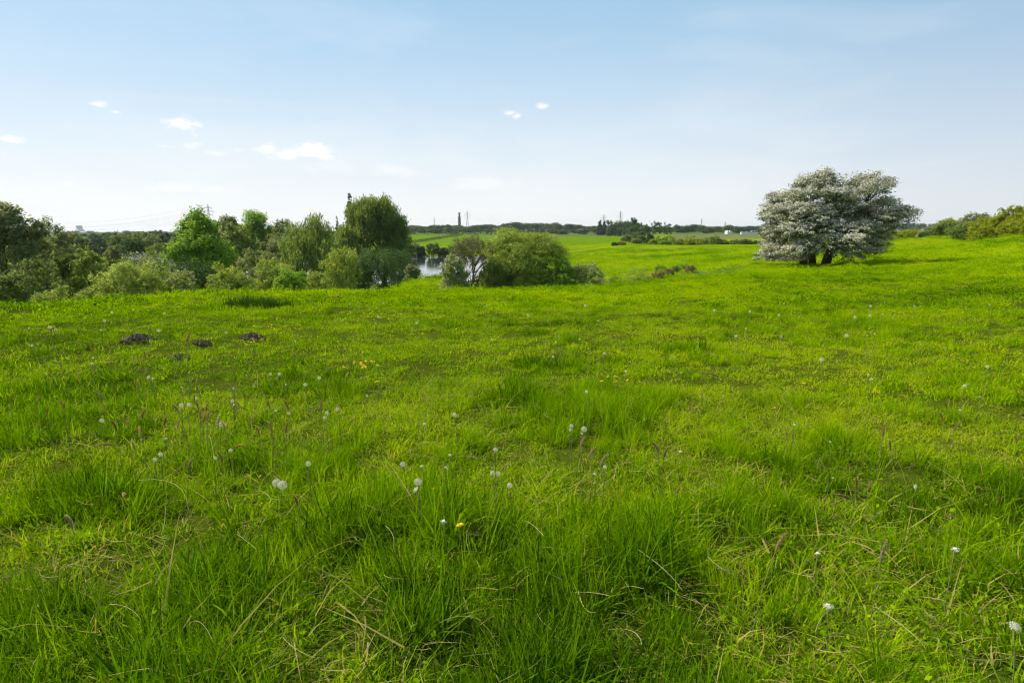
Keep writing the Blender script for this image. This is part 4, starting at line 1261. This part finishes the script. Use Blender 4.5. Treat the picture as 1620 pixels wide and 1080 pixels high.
# dark tower on the skyline
x, y, z = ground_at(727.5, 1150)
tw = empty('tower', (x, y, z - 1))
tag(tw, 'dark slender tower with a narrow galleried top on the far skyline', 'tower')
Ht = zat(727.5, 336, 1150) - z + 1
sc = Ht
V, F, T = lathe([(3.2, 0), (2.7, sc * .3), (2.35, sc * .70), (2.0, sc * .72)], 8)
obj('shaft', make_mesh('shaft', V, F, M_BRICKD, T), tw)
V, F, T = lathe([(2.0, sc * .72), (3.1, sc * .735), (3.1, sc * .765), (1.7, sc * .77)], 12)
obj('gallery', make_mesh('gallery', V, F, M_BRICKD, T), tw)
V, F, T = lathe([(1.65, sc * .77), (1.5, sc * .93), (0.01, sc * .93)], 12)
obj('turret', make_mesh('turret', V, F, M_BRICKD, T), tw)
V, F, T = lathe([(1.5, sc * .93), (2.3, sc * .94), (2.3, sc * .975), (1.2, sc * .98), (.9, sc), (0.01, sc)], 12)
obj('cap', make_mesh('cap', V, F, M_BRICKD, T), tw)

PYL = {}


def pylon(px, ytop, r, label, rz=0.0, w=1.0, wr=.12, arms=3):
    x, y, z = ground_at(px, r)
    H = zat(px, ytop, r) - z
    root = empty('pylon', (x, y, z), rz)
    tag(root, label, 'pylon')
    b = H * .085 * w
    bars = []
    lv = [0, .14, .28, .41, .53, .64, .74, .83, .91, 1.0]
    hw = lambda t: b * (1 - t / .64 * .72) if t < .64 else b * .28 * (1 - (t - .64) / .36 * .85)
    for i in range(len(lv) - 1):
        t0, t1 = lv[i], lv[i + 1]
        a0, a1 = hw(t0), hw(t1)
        c0 = [(sx * a0, sy * a0, t0 * H) for sx, sy in ((1, 1), (-1, 1), (-1, -1), (1, -1))]
        c1 = [(sx * a1, sy * a1, t1 * H) for sx, sy in ((1, 1), (-1, 1), (-1, -1), (1, -1))]
        for j in range(4):
            bars.append(tube([c0[j], c1[j]], [wr, wr], 4, False))
            bars.append(tube([c0[j], c1[(j + 1) % 4]], [wr * .6] * 2, 3, False))
            bars.append(tube([c0[(j + 1) % 4], c1[j]], [wr * .6] * 2, 3, False))
            bars.append(tube([c1[j], c1[(j + 1) % 4]], [wr * .6] * 2, 3, False))
    V, F, T = join(bars)
    obj('lattice_mast', make_mesh('lattice_mast', V, F, M_STEEL, T), root)
    tips = []
    for t, l in ((.66, .12), (.77, .16), (.88, .11))[:arms]:
        bs = []
        for s in (-1, 1):
            tip = (s * l * H, 0, t * H)
            for yy in (-1, 1):
                bs.append(tube([(s * hw(t), yy * hw(t), t * H), tip], [wr * .8] * 2, 3, False))
                bs.append(tube([(s * hw(t), yy * hw(t), t * H + .035 * H), tip], [wr * .8] * 2, 3, False))
            bs.append(tube([tip, (tip[0], 0, tip[2] - .035 * H)], [wr, wr], 4, False))
            tips.append((tip[0], 0, tip[2] - .035 * H))
        V, F, T = join(bs)
        obj('crossarm', make_mesh('crossarm', V, F, M_STEEL, T), root)
    c, s = math.cos(rz), math.sin(rz)
    PYL[px] = [(x + a * c - bb * s, y + a * s + bb * c, z + cc) for a, bb, cc in tips] + [(x, y, z + H)]


pylon(335, 323, 620, 'lattice pylon rising behind the bright green tree and rounded grove', .5, wr=.16)
pylon(-160, 330, 700, 'lattice pylon beyond the left edge carrying the thin lines', .5, wr=.16)
pylon(740, 333, 1150, 'pale lattice pylon just right of the dark slender tower', .2, .9, .14)
pylon(688, 343, 1300, 'faint thin pylon left of the dark slender tower', 1.2, .5, .12)
pylon(954, 338, 1250, 'left and smaller of the two lattice pylons above the dark trees', .1, 1, .15)
pylon(980, 333, 1100, 'right and larger of the two lattice pylons above the dark trees', .1, 1, .16)
pylon(1107.5, 345, 1500, 'faint small pylon above the trees halfway to the white hawthorn', .9, .9, .16)
pylon(1145, 350, 1900, 'very faint tiny pylon nearest to the white hawthorn', .4, .9, .16)


def wires(a, b, name, label, sag, rad=.035):
    parts = []
    for p, q in zip(PYL[a], PYL[b]):
        p, q = np.array(p), np.array(q)
        t = np.linspace(0, 1, 25)[:, None]
        pts = p * (1 - t) + q * t
        pts[:, 2] -= (4 * sag * t * (1 - t))[:, 0]
        parts.append(tube(pts, [rad] * 25, 3, False))
    V, F, T = join(parts)
    tag(obj(name, make_mesh(name, V, F, M_WIRE, T)), label, 'power line')


wires(335, -160, 'power_line', 'thin sagging power lines crossing the sky left of the grove pylon', 14)
wires(954, 980, 'power_line', 'power lines strung between the two close pylons', 2)
wires(740, 954, 'power_line', 'faint power lines running from the tower pylon to the right', 10, .03)
wires(688, 740, 'power_line', 'faint power lines behind the dark slender tower', 5, .03)


def house(px, r, w, d, h, rh, rz, label, roof=M_ROOF, wall=M_WHITE, name='house', cat='house'):
    x, y, z = ground_at(px, r)
    root = empty(name, (x, y, z), rz)
    tag(root, label, cat)
    V, F, T = box(-w / 2, w / 2, -d / 2, d / 2, -.5, h)
    obj('wall', make_mesh('wall', V, F, wall, T), root)
    o = .3
    V = np.array([(-w / 2 - o, -d / 2 - o, h - .1), (w / 2 + o, -d / 2 - o, h - .1), (w / 2 + o, d / 2 + o, h - .1), (-w / 2 - o, d / 2 + o, h - .1), (-w / 2 - o, 0, h + rh), (w / 2 + o, 0, h + rh)])
    me = make_mesh('roof', V, [np.array([(0, 1, 5, 4), (2, 3, 4, 5), (0, 3, 2, 1)]), np.array([(0, 4, 3), (1, 2, 5)])], roof)
    obj('roof', me, root)
    nw = max(2, int(w / 3))
    for i in range(nw):
        wx = -w / 2 + w * (i + .5) / nw
        V, F, T = box(wx - .5, wx + .5, -d / 2 - .04, -d / 2 + .05, 1.0, 2.1)
        obj('window', make_mesh('window', V, F, M_GLASS, T), root)


house(1150, 455, 3.2, 3, 1.5, .8, .3, 'small white gabled shed among trees left of the white hawthorn', roof=M_WHITE, name='shed', cat='shed')
house(1178, 450, 6.5, 3, 1.2, .5, -.1, 'long low white building close to the left of the white hawthorn', name='cottage', cat='cottage')
house(1190, 452, 3.5, 3, 1.5, .8, .1, 'white cottage peeping out left of the hawthorn branches', name='cottage', cat='cottage')
house(1411, 420, 5, 5, 3.0, 1.6, .5, 'white walled house just right of the white hawthorn', name='house')
house(1404, 470, 5, 5, 3.0, 1.8, .2, 'farther small house beside the hawthorn branch tips', wall=M_BRICKD)
#== SMALL
# ------------------------------------------------------------------ flowers in the near grass
M_STEM = plain_mat('flower_stem', (0.10, 0.14, 0.03), (0.20, 0.16, 0.06), 30, 0.6)
M_FLUFF = leaf_mat('seed_fluff', [(0.0, (0.55, 0.53, 0.48)), (1.0, (0.85, 0.83, 0.78))], 0.35, 0.8, 0.05, 1.0, 0.05)
M_CORE = plain_mat('seed_core', (0.16, 0.11, 0.06), (0.30, 0.24, 0.15), 200, 0.8)
M_YEL = leaf_mat('yellow_petal', [(0.0, (0.75, 0.42, 0.005)), (1.0, (0.85, 0.66, 0.01))], 0.3, 0.5, 0.2, 1.0, 0.1)
M_FOX = leaf_mat('foxtail_spike', [(0.0, (0.18, 0.11, 0.05)), (0.6, (0.38, 0.26, 0.12)), (1.0, (0.62, 0.48, 0.27))], 0.45, 0.7, 0.1, 1.2, 0.4)
M_FOXG = leaf_mat('foxtail_grey', [(0.0, (0.20, 0.16, 0.11)), (0.6, (0.40, 0.33, 0.24)), (1.0, (0.68, 0.58, 0.45))], 0.4, 0.7, 0.1, 1.2, 0.4)
M_STRAW = plain_mat('dry_straw', (0.24, 0.18, 0.08), (0.46, 0.37, 0.20), 20, 0.6)


def ball(rad, n=6, m=8, c=(0, 0, 0), sz=1.0):
    V, F, T = lathe([(max(rad * math.sin(math.pi * i / n), rad * .02), -rad * sz * math.cos(math.pi * i / n)) for i in range(n + 1)], m)
    return V + np.array(c), F, T


def hairs(dirs, r0, r1, w, g, c=(0, 0, 0), star=0.0):
    parts_v, tone = [], []
    for d in dirs:
        s = unit(np.cross(d, g.normal(0, 1, 3)))
        p0, p1 = d * r0, d * r1 * (.92 + .12 * g.random())
        parts_v.append(np.stack([p0 - s * w * .5, p0 + s * w * .5, p1 + s * w * .5, p1 - s * w * .5]))
        tone.append(g.random())
        if star:
            u = unit(np.cross(d, s))
            for k in range(3):
                a = k * math.pi / 3 + g.random()
                e = (s * math.cos(a) + u * math.sin(a)) * star
                f = (s * math.cos(a + 1.57) + u * math.sin(a + 1.57)) * w * .5
                parts_v.append(np.stack([p1 - e - f, p1 - e + f, p1 + e + f + d * .001, p1 + e - f + d * .001]))
                tone.append(.4 + .6 * g.random())
    V = np.concatenate(parts_v) + np.array(c)
    return V, np.arange(len(V)).reshape(-1, 4), np.repeat(tone, 4)


def fib(n):
    i = np.arange(n) + .5
    ph = np.arccos(1 - 2 * i / n); th = np.pi * (1 + 5 ** .5) * i
    return np.stack([np.cos(th) * np.sin(ph), np.sin(th) * np.sin(ph), np.cos(ph)], -1)


def stem_mesh(h, rad, bend, g):
    a = g.random() * 6.28
    pts = [(bend * h * (t ** 2) * math.cos(a), bend * h * (t ** 2) * math.sin(a), h * t) for t in np.linspace(-.1, 1, 7)]
    V, F, T = tube(pts, np.linspace(rad, rad * .75, 7), 5)
    return make_mesh('stem', V, F, M_STEM, T, smooth=True), pts[-1]


def make_flower(kindname, seed):
    """unit flowers of stem height 1 part list: (name, mesh, offset)"""
    g = np.random.default_rng(seed)
    parts = []
    if kindname == 'clock':
        st, top = stem_mesh(.24, .0022, .12 * g.random(), g)
        R = .022
        V, F, T = hairs(fib(110), .003, R, .00055, g, (0, 0, 0), .0040)
        parts = [('stem', st, (0, 0, 0)), ('seed_head', make_mesh('seed_head', V, F, M_FLUFF, T), top), ('seed_core', make_mesh('seed_core', *ball(.005)[:2], M_CORE), top)]
    elif kindname == 'half':
        st, top = stem_mesh(.24, .0022, .2 * g.random(), g)
        d = fib(110); d = d[(d @ unit(np.array([.6, .2, .8]))) > -.15 + .5 * (seed % 2)]
        V, F, T = hairs(d, .003, .021, .0007, g, (0, 0, 0), .0042)
        parts = [('stem', st, (0, 0, 0)), ('seed_head', make_mesh('seed_head', V, F, M_FLUFF, T), top), ('seed_core', make_mesh('seed_core', *ball(.006, sz=.6)[:2], M_CORE), top)]
    elif kindname == 'spent':
        st, top = stem_mesh(.25, .0022, .15 * g.random(), g)
        V, F, T = lathe([(.0005, .003), (.006, .004), (.007, .001), (.003, -.004), (.0022, -.006)], 10)
        d = fib(60); d = d[d[:, 2] < .1] * [1, 1, .35]
        V2, F2, T2 = hairs(unit(d), .004, .016, .0012, g)
        parts = [('stem', st, (0, 0, 0)), ('bare_disc', make_mesh('bare_disc', V, F, M_FLUFF, T + .4), top), ('seed_head', make_mesh('seed_head', V2, F2, M_FLUFF, T2), top)]
    elif kindname == 'yellow':
        st, top = stem_mesh(.20, .0022, .1, g)
        vv, tt = [], []
        for ring, (n, L, up) in enumerate(((22, .021, .25), (18, .016, .6), (12, .010, 1.1))):
            for k in range(n):
                a = k / n * 6.283 + ring * .2 + g.normal(0, .05)
                d = unit(np.array([math.cos(a), math.sin(a), up + g.normal(0, .06)])); s = np.array([-math.sin(a), math.cos(a), 0]) * .0022
                vv.append(np.stack([d * .002 - s * .6, d * .002 + s * .6, d * L + s, d * L - s])); tt.append(g.random())
        V = np.concatenate(vv)
        parts = [('stem', st, (0, 0, 0)), ('flower_head', make_mesh('flower_head', V, np.arange(len(V)).reshape(-1, 4), M_YEL, np.repeat(tt, 4)), top),
                 ('calyx', make_mesh('calyx', *ball(.006, sz=.9, c=(0, 0, -.004))[:2], M_STEM), top)]
    elif kindname == 'buttercup':
        st, top = stem_mesh(.22, .0012, .2, g)
        vv = []
        for k in range(5):
            a = k / 5 * 6.283
            d = np.array([math.cos(a), math.sin(a), .35]); s = np.array([-math.sin(a), math.cos(a), 0])
            vv.append(np.stack([np.zeros(3), d * .008 + s * .007, d * .014 + [0, 0, .003], d * .008 - s * .007]))
        V = np.concatenate(vv)
        parts = [('stem', st, (0, 0, 0)), ('petals', make_mesh('petals', V, np.arange(20).reshape(-1, 4), M_YEL, np.repeat(g.random(5), 4)), top)]
    elif kindname in ('fox', 'foxgrey', 'foxlean'):
        bend = {'fox': .05, 'foxgrey': .1, 'foxlean': .55}[kindname]
        h, L = .30, .075
        a = g.random() * 6.28
        P = [np.array([bend * h * t ** 2 * math.cos(a), bend * h * t ** 2 * math.sin(a), h * t]) for t in np.linspace(-.1, 1, 7)]
        V, F, T = tube(P, [.0013] * 7, 4)
        parts = [('stem', make_mesh('stem', V, F, M_STEM, T, smooth=True), (0, 0, 0))]
        ax = unit(P[-1] - P[-2])
        curve = np.array([math.cos(a), math.sin(a), -.6]) * (.02 if kindname != 'foxlean' else .035)
        q = [P[-1] + ax * L * t + curve * t * t for t in np.linspace(0, 1, 7)]
        rr = [.0025, .0042, .0048, .0048, .0042, .003, .0012]
        V, F, T = tube(q, rr, 7, tone=.4)
        vv, tt = [], []
        for i in range(190):
            t = g.random() ** .9; k = min(int(t * 6), 5); f = t * 6 - k
            c = q[k] * (1 - f) + q[k + 1] * f
            rd = rr[k] * (1 - f) + rr[k + 1] * f
            d = unit(np.cross(ax, g.normal(0, 1, 3)))
            e = unit(d * .7 + ax)
            s = np.cross(e, d) * .0006
            p0, p1 = c + d * rd * .7, c + d * rd * .8 + e * .007
            vv.append(np.stack([p0 - s * 2, p0 + s * 2, p1 + s, p1 - s])); tt.append(g.random())
        W_ = np.concatenate(vv)
        V2, F2, T2 = join([(V, F, T), (W_, np.arange(len(W_)).reshape(-1, 4), np.repeat(tt, 4))])
        parts.append(('spike', make_mesh('spike', V2, F2, M_FOXG if kindname == 'foxgrey' else M_FOX, T2), (0, 0, 0)))
    return parts


LIB = {k: [make_flower(k, 10 * i + 3) for i in range(n)] for k, n in (('clock', 3), ('half', 3), ('spent', 2), ('yellow', 2), ('buttercup', 2), ('fox', 4), ('foxgrey', 2), ('foxlean', 3))}
HEADH = {'clock': .24, 'half': .24, 'spent': .25, 'yellow': .20, 'buttercup': .22, 'fox': .335, 'foxgrey': .335, 'foxlean': .33}
INFO = {'clock': ('dandelion_clock', 'dandelion clock'), 'half': ('dandelion_clock', 'dandelion clock'), 'spent': ('spent_dandelion', 'dandelion'), 'yellow': ('dandelion_flower', 'dandelion'),
        'buttercup': ('buttercup', 'buttercup'), 'fox': ('foxtail_grass', 'foxtail'), 'foxgrey': ('foxtail_grass', 'foxtail'), 'foxlean': ('foxtail_grass', 'foxtail')}
DEF = {'clock': ('small round white dandelion clock in the grass of the near field', 'small dandelion clocks in the near field'),
       'half': ('half blown white dandelion clock in the grass of the near field', 'half blown dandelion clocks in the near field'),
       'spent': ('spent dandelion with bare pale disc in the near grass', 'spent dandelions in the near grass'),
       'yellow': ('tiny yellow dandelion flower dotted in the field grass', 'yellow dandelions in the field'),
       'buttercup': ('tiny yellow buttercup dotted in the grass', 'buttercups in the grass'),
       'fox': ('slim brown foxtail spike standing up from the grass', 'brown foxtail spikes in the grass'),
       'foxgrey': ('greyish foxtail spike standing up from the grass', 'grey foxtail spikes in the grass'),
       'foxlean': ('drooping brown foxtail spike among the grass', 'drooping foxtail spikes in the grass')}
fg = np.random.default_rng(99)


def flower(kindname, px, py, label=None, hs=1.0, sz=1.0, group=None, tilt=.12):
    lib = LIB[kindname][int(fg.integers(0, len(LIB[kindname])))]
    s = hs * fg.uniform(.9, 1.12)
    from mathutils import Euler
    eul = Euler((fg.normal(0, tilt) * .4, fg.normal(0, tilt) * .4, fg.random() * 6.28))
    off = lib[1][2] if kindname not in ('fox', 'foxgrey', 'foxlean') else (0, 0, HEADH[kindname])
    hv = eul.to_matrix() @ Vector(off) * s
    x, y, r_ = hit(px, py, hv.z)
    x, y = x - hv.x, y - hv.y
    z = float(gz(x, y))
    nm, cat = INFO[kindname]
    root = empty(nm, (x, y, z))
    root.rotation_euler = eul
    root.scale = (s, s, s)
    d = DEF[kindname]
    if not label:
        side = 'left' if px < 480 else ('centre' if px < 1060 else 'right')
        dist = 'far' if py < 555 else ('middle' if py < 680 else 'near')
        d = (d[0].split(' in the grass')[0].split(' in the near')[0].split(' among')[0].split(' dotted')[0] + ', %s %s of the field' % (dist, side), d[1])
    tag(root, label or d[0], cat, group or (None if label else d[1]))
    k = sz / s
    for n_, me, off in lib:
        o = obj(n_, me, root)
        o.location = off
        if n_ != 'stem' and kindname not in ('fox', 'foxgrey', 'foxlean'):
            o.scale = (k, k, k)
            o.rotation_euler = (fg.normal(0, .3), fg.normal(0, .3), 0)


KEY = [('clock', 437, 764, 'left one of a touching pair of large white dandelion clocks', 1.0, 1.0), ('clock', 447, 767, 'right one of a touching pair of large white dandelion clocks', 1.0, 1.1),
       ('clock', 661, 762, 'upper of two large dandelion clocks left of the small yellow flower', 1.0, .95), ('half', 660, 776, 'lower of two large dandelion clocks left of the small yellow flower', .95, .95),
       ('half', 1603, 993, 'big half blown dandelion clock at the right edge of the near grass', 1.1, 1.0), ('spent', 1310, 957, 'ragged pale dandelion head low in the grass at the right foreground', .9, 1.1),
       ('yellow', 728, 831, 'open yellow orange dandelion flower in the central foreground grass', 1.1, .8), ('yellow', 687, 774, 'small yellow dandelion flower right of two large dandelion clocks', 1.0, .75),
       ('spent', 702, 824, 'spent pale dandelion disc just left of the open yellow orange flower', 1.1, 1.0), ('spent', 1511, 868, 'spent dandelion on a long reddish stalk in the right foreground', 1.2, 1.0),
       ('clock', 351, 671, 'white dandelion clock beside a grey leaning foxtail on the left', 1.0, .9), ('foxgrey', 338, 670, 'thick grey leaning foxtail beside a white dandelion clock', 1.0, 1.0),
       ('clock', 1300, 569, 'lone bright dandelion clock in the right middle of the field', 1.0, 1.0), ('fox', 1409, 702, 'tallest orange brown foxtail spike on the right side of the field', 1.0, 1.0),
       ('clock', 924, 679, 'brightest clock of a cluster in the long grass right of centre', 1.0, .95), ('fox', 289, 535, 'far off reddish dock spike between the dark molehills', 1.6, 1.0),
       ('spent', 1293, 875, 'small closed dandelion head on a pale stalk, right foreground', 1.0, .7), ('half', 1451, 770, 'dandelion clock tilting beside a dry stalk on the right', 1.0, .8),
       ('foxlean', 197, 755, 'pale orange foxtail bent over almost flat on the left', 1.0, 1.1), ('fox', 473, 787, 'stubby orange foxtail below the touching pair of clocks', .9, .8),
       ('foxgrey', 119, 815, 'pale grey foxtail leaning in the left foreground', 1.0, 1.0), ('clock', 806, 768, 'ragged clock right of the two large ones in the centre', 1.0, .7)]
for k_, a, b, lab, hs, sz in KEY:
    flower(k_, a, b, lab, hs, sz * (.85 if k_ in ('clock', 'half') else 1))
CLK = [(105, 567), (147, 566), (146, 575), (331, 570), (235, 597), (242, 599), (287, 613), (428, 592), (442, 592), (453, 609), (483, 609), (505, 598), (370, 615), (310, 630), (368, 634), (371, 641), (287, 641), (299, 641),
       (436, 650), (457, 654), (517, 653), (514, 661), (534, 648), (161, 665), (263, 695), (254, 719), (245, 727), (339, 726), (365, 713), (488, 734), (559, 533), (594, 512), (778, 537), (884, 532), (879, 541),
       (917, 537), (931, 552), (956, 559), (875, 564), (1069, 565), (928, 620), (719, 656), (672, 671), (904, 674), (903, 680), (920, 687), (784, 711), (637, 735), (668, 739), (779, 748), (788, 750), (940, 751),
       (957, 739), (1236, 533), (1278, 525), (1379, 600), (1374, 593), (1456, 545), (1562, 580), (1526, 611), (1372, 531), (1384, 528), (1396, 497), (1416, 497), (990, 588), (1180, 520), (60, 545)]
for i, (a, b) in enumerate(CLK):
    flower('clock' if i % 3 else 'half', a, b, None, fg.uniform(.9, 1.1), fg.uniform(.42, .66))
for i in range(34):
    flower('half' if i % 2 else 'clock', fg.uniform(0, 1620), 478 + 75 * fg.random() ** 1.4 , None, 1.0, fg.uniform(.7, 1.1))
for i in range(10):
    flower('half', fg.uniform(150, 1620), fg.uniform(600, 760), None, .85, fg.uniform(.4, .6))
FX = [(216, 608), (219, 654), (187, 670), (323, 656), (413, 679), (459, 641), (435, 677), (449, 677), (357, 723), (1394, 678), (1397, 683), (1500, 565), (1505, 673), (1495, 658), (1356, 760), (913, 700), (504, 640), (230, 560)]
for a, b in FX: flower('fox', a, b, None, 1.0, 1.0)
for a, b in [(287, 733), (924, 713), (1045, 710), (1051, 707), (945, 722), (100, 575), (1390, 880), (290, 645), (215, 700)]: flower('foxgrey', a, b, None, 1.0, 1.0)
for a, b in [(233, 682), (345, 690), (222, 697), (1170, 590), (1490, 790), (1190, 890)]: flower('foxlean', a, b, None, 1.0, 1.0)
for i in range(44): flower('fox' if i % 4 else 'foxgrey', fg.uniform(10, 430), 548 + 130 * fg.random() ** 1.5, None, .85, 1.0)
for i in range(9): flower('fox' if i % 3 else 'foxlean', fg.uniform(1050, 1620), fg.uniform(520, 800), None, .85, 1.0)
for cx, cy, n, sx, sy in [(577, 578, 16, 22, 7), (965, 597, 7, 25, 8), (560, 495, 34, 80, 12), (450, 520, 22, 60, 14), (1500, 455, 18, 90, 10), (700, 500, 12, 60, 14), (1180, 600, 4, 120, 60), (400, 540, 12, 30, 8)]:
    for i in range(n): flower('buttercup', cx + fg.normal(0, sx * .5), cy + fg.normal(0, sy * .5), None, .8, 1.1)
for a, b in [(566, 478), (843, 510), (1246, 478), (1360, 510), (1350, 584), (596, 604), (952, 604)]: flower('yellow', a, b, None, .9, .8)

# ------------------------------------------------------------------ dry stalks lying in the near grass
g = np.random.default_rng(314)
parts = []
STK = [(0, 915, 108, 876, 1), (170, 938, 208, 915, 1), (220, 760, 320, 820, 1), (330, 690, 350, 780, .9), (352, 775, 378, 757, .9), (375, 845, 405, 868, .9), (255, 843, 262, 800, .9), (610, 832, 622, 872, 1),
       (742, 870, 745, 828, 1), (915, 935, 942, 968, 1), (990, 927, 1018, 931, 1), (1385, 960, 1464, 1026, 1), (1500, 1030, 1600, 1040, 1), (790, 1078, 822, 1060, 1), (695, 985, 760, 980, 1), (1040, 705, 1065, 690, .9),
       (1290, 1000, 1330, 960, 1), (880, 1000, 850, 970, 1), (440, 940, 512, 937, 1), (60, 955, 62, 960, 1), (1120, 880, 1180, 912, 1), (1010, 870, 1080, 935, 1), (1440, 600, 1490, 585, .8), (420, 1060, 470, 1010, 1)]
for i in range(80):
    a, b = g.uniform(0, 1620), g.uniform(640, 1075)
    L = g.uniform(15, 60) * (b - 420) / 500
    th = g.uniform(-.9, .9) + (math.pi if g.random() < .5 else 0)
    STK.append((a, b, a + L * math.cos(th), b + L * math.sin(th) * .7, .8))
for a, b, c, d, w in STK:
    h0, h1 = g.uniform(.10, .2), g.uniform(.10, .22)
    p0 = np.array(hit(a, b, h0)); p1 = np.array(hit(c, d, h1))
    P0 = np.array([p0[0], p0[1], float(gz(p0[0], p0[1])) + h0]); P1 = np.array([p1[0], p1[1], float(gz(p1[0], p1[1])) + h1])
    Ln = np.linalg.norm(P1 - P0)
    if Ln > .5: P1 = P0 + (P1 - P0) * .5 / Ln; Ln = .5
    t = np.linspace(0, 1, 7)[:, None]
    up = np.array([0, 0, 1.]) * Ln * g.normal(0, .06)
    sd_ = np.cross(unit(P1 - P0), [0, 0, 1.]) * Ln * g.normal(0, .08)
    pts = P0 * (1 - t) + P1 * t + (up + sd_) * 4 * t * (1 - t)
    parts.append(tube(pts, np.linspace(.0012, .0006, 7) * w, 4))
V, F, T = join(parts)
tag(obj('dry_stalks', make_mesh('dry_stalks', V, F, M_STRAW, T)), 'pale dry grass stalks bent over in the near grass', 'dry grass', kind='stuff')

# ------------------------------------------------------------------ molehills and the dark tussock
M_SOIL = plain_mat('turned_soil', (0.060, 0.046, 0.032), (0.19, 0.15, 0.11), 30, 1.0, 0.0, 0.8)


def molehill(px, py, w, hh, label, seed):
    g = np.random.default_rng(seed)
    x, y, _ = hit(px, py)
    z = float(gz(x, y))
    na, nr = 40, 14
    V, F = [], []
    for i in range(nr):
        rr = (i / (nr - 1))
        for j in range(na):
            a = j / na * 6.2832
            R = w * (1 + .22 * math.sin(2 * a + seed) + .12 * math.sin(5 * a + 1))
            xx, yy = rr * R * math.cos(a), rr * R * math.sin(a) * .8
            zz = hh * (1 - rr ** 2) ** 1.1 * (.6 + .8 * float(vnoise(xx + seed, yy, w * .28, seed))) + .03 * (float(vnoise(xx, yy + seed, w * .09, seed + 3)) - .4) - .04 * (rr > .98) + .02
            V.append((xx, yy, zz + float(gz(x + xx, y + yy)) - z))
    for i in range(nr - 1):
        for j in range(na):
            k = (j + 1) % na
            F.append((i * na + j, i * na + k, (i + 1) * na + k, (i + 1) * na + j))
    root = empty('molehill', (x, y, z))
    tag(root, label, 'molehill')
    obj('mound', make_mesh('mound', V, np.array(F), M_SOIL, smooth=False), root)
    cr = []
    for q in range(90):
        a, rr = g.random() * 6.28, w * (g.random() ** .6) * 1.35
        c = (rr * math.cos(a), rr * math.sin(a) * .8)
        s = g.uniform(.008, .028)
        Vb, Fb, Tb = ball(s, 4, 5)
        Vb = Vb * (1 + g.normal(0, .2, Vb.shape))
        t_ = rr / w
        cr.append((Vb + np.array([c[0], c[1], max(0, hh * (1 - t_ ** 2)) * .9 + .03 + float(gz(x + c[0], y + c[1])) - z]), Fb, Tb))
    V, F, T = join(cr)
    obj('clods', make_mesh('clods', V, F, M_SOIL, T), root)


molehill(219, 541, .19, .08, 'largest dark molehill, left of the reddish dock spike', 1)
molehill(400, 538, .145, .07, 'dark compact molehill to the right, with yellow flowers near it', 2)
molehill(320, 546, .09, .018, 'low crumbled molehill partly overgrown, between the two darkest', 3)
molehill(288, 571, .10, .04, 'small flattened molehill nearest to the camera', 4)
x, y, _ = hit(402, 486)
parts = []
for i in range(34):
    a, rr = g.random() * 6.28, .62 * math.sqrt(g.random())
    V, F, T = blades(46, .10, .16, .36, .012, 3, .1, .7, 4000 + i, .01)
    ox, oy = rr * math.cos(a) * 1.25, rr * math.sin(a) * .6
    parts.append((V + np.array([ox, oy, float(gz(x + ox, y + oy)) - float(gz(x, y))]), F, T * .4))
V, F, T = join(parts)
M_TUS = leaf_mat('tussock_blade', [(0.0, (0.025, 0.065, 0.004)), (1.0, (0.07, 0.15, 0.006))], 0.35)
o = obj('grass_tussock', make_mesh('grass_tussock', V, F, M_TUS, T))
o.location = (x, y, float(gz(x, y)))
tag(o, 'dark green tussock of coarse grass near the left field edge', 'tussock')

# ------------------------------------------------------------------ thin summer haze round the whole scene
mh, N = new_mat('haze')
hv_ = N.n('ShaderNodeVolumePrincipled')
hv_.inputs['Color'].default_value = (0.86, 0.92, 1.0, 1)
hv_.inputs['Density'].default_value = 0.00009
hv_.inputs['Anisotropy'].default_value = 0.3
N.n('ShaderNodeOutputMaterial', ins={'Volume': hv_.outputs[0]})
V, F, T = box(-7600, 7600, -7600, 7600, -16, 56)
tag(obj('haze', make_mesh('haze', V, F, mh)), 'thin pale haze in the air over the fields', 'haze', kind='stuff')
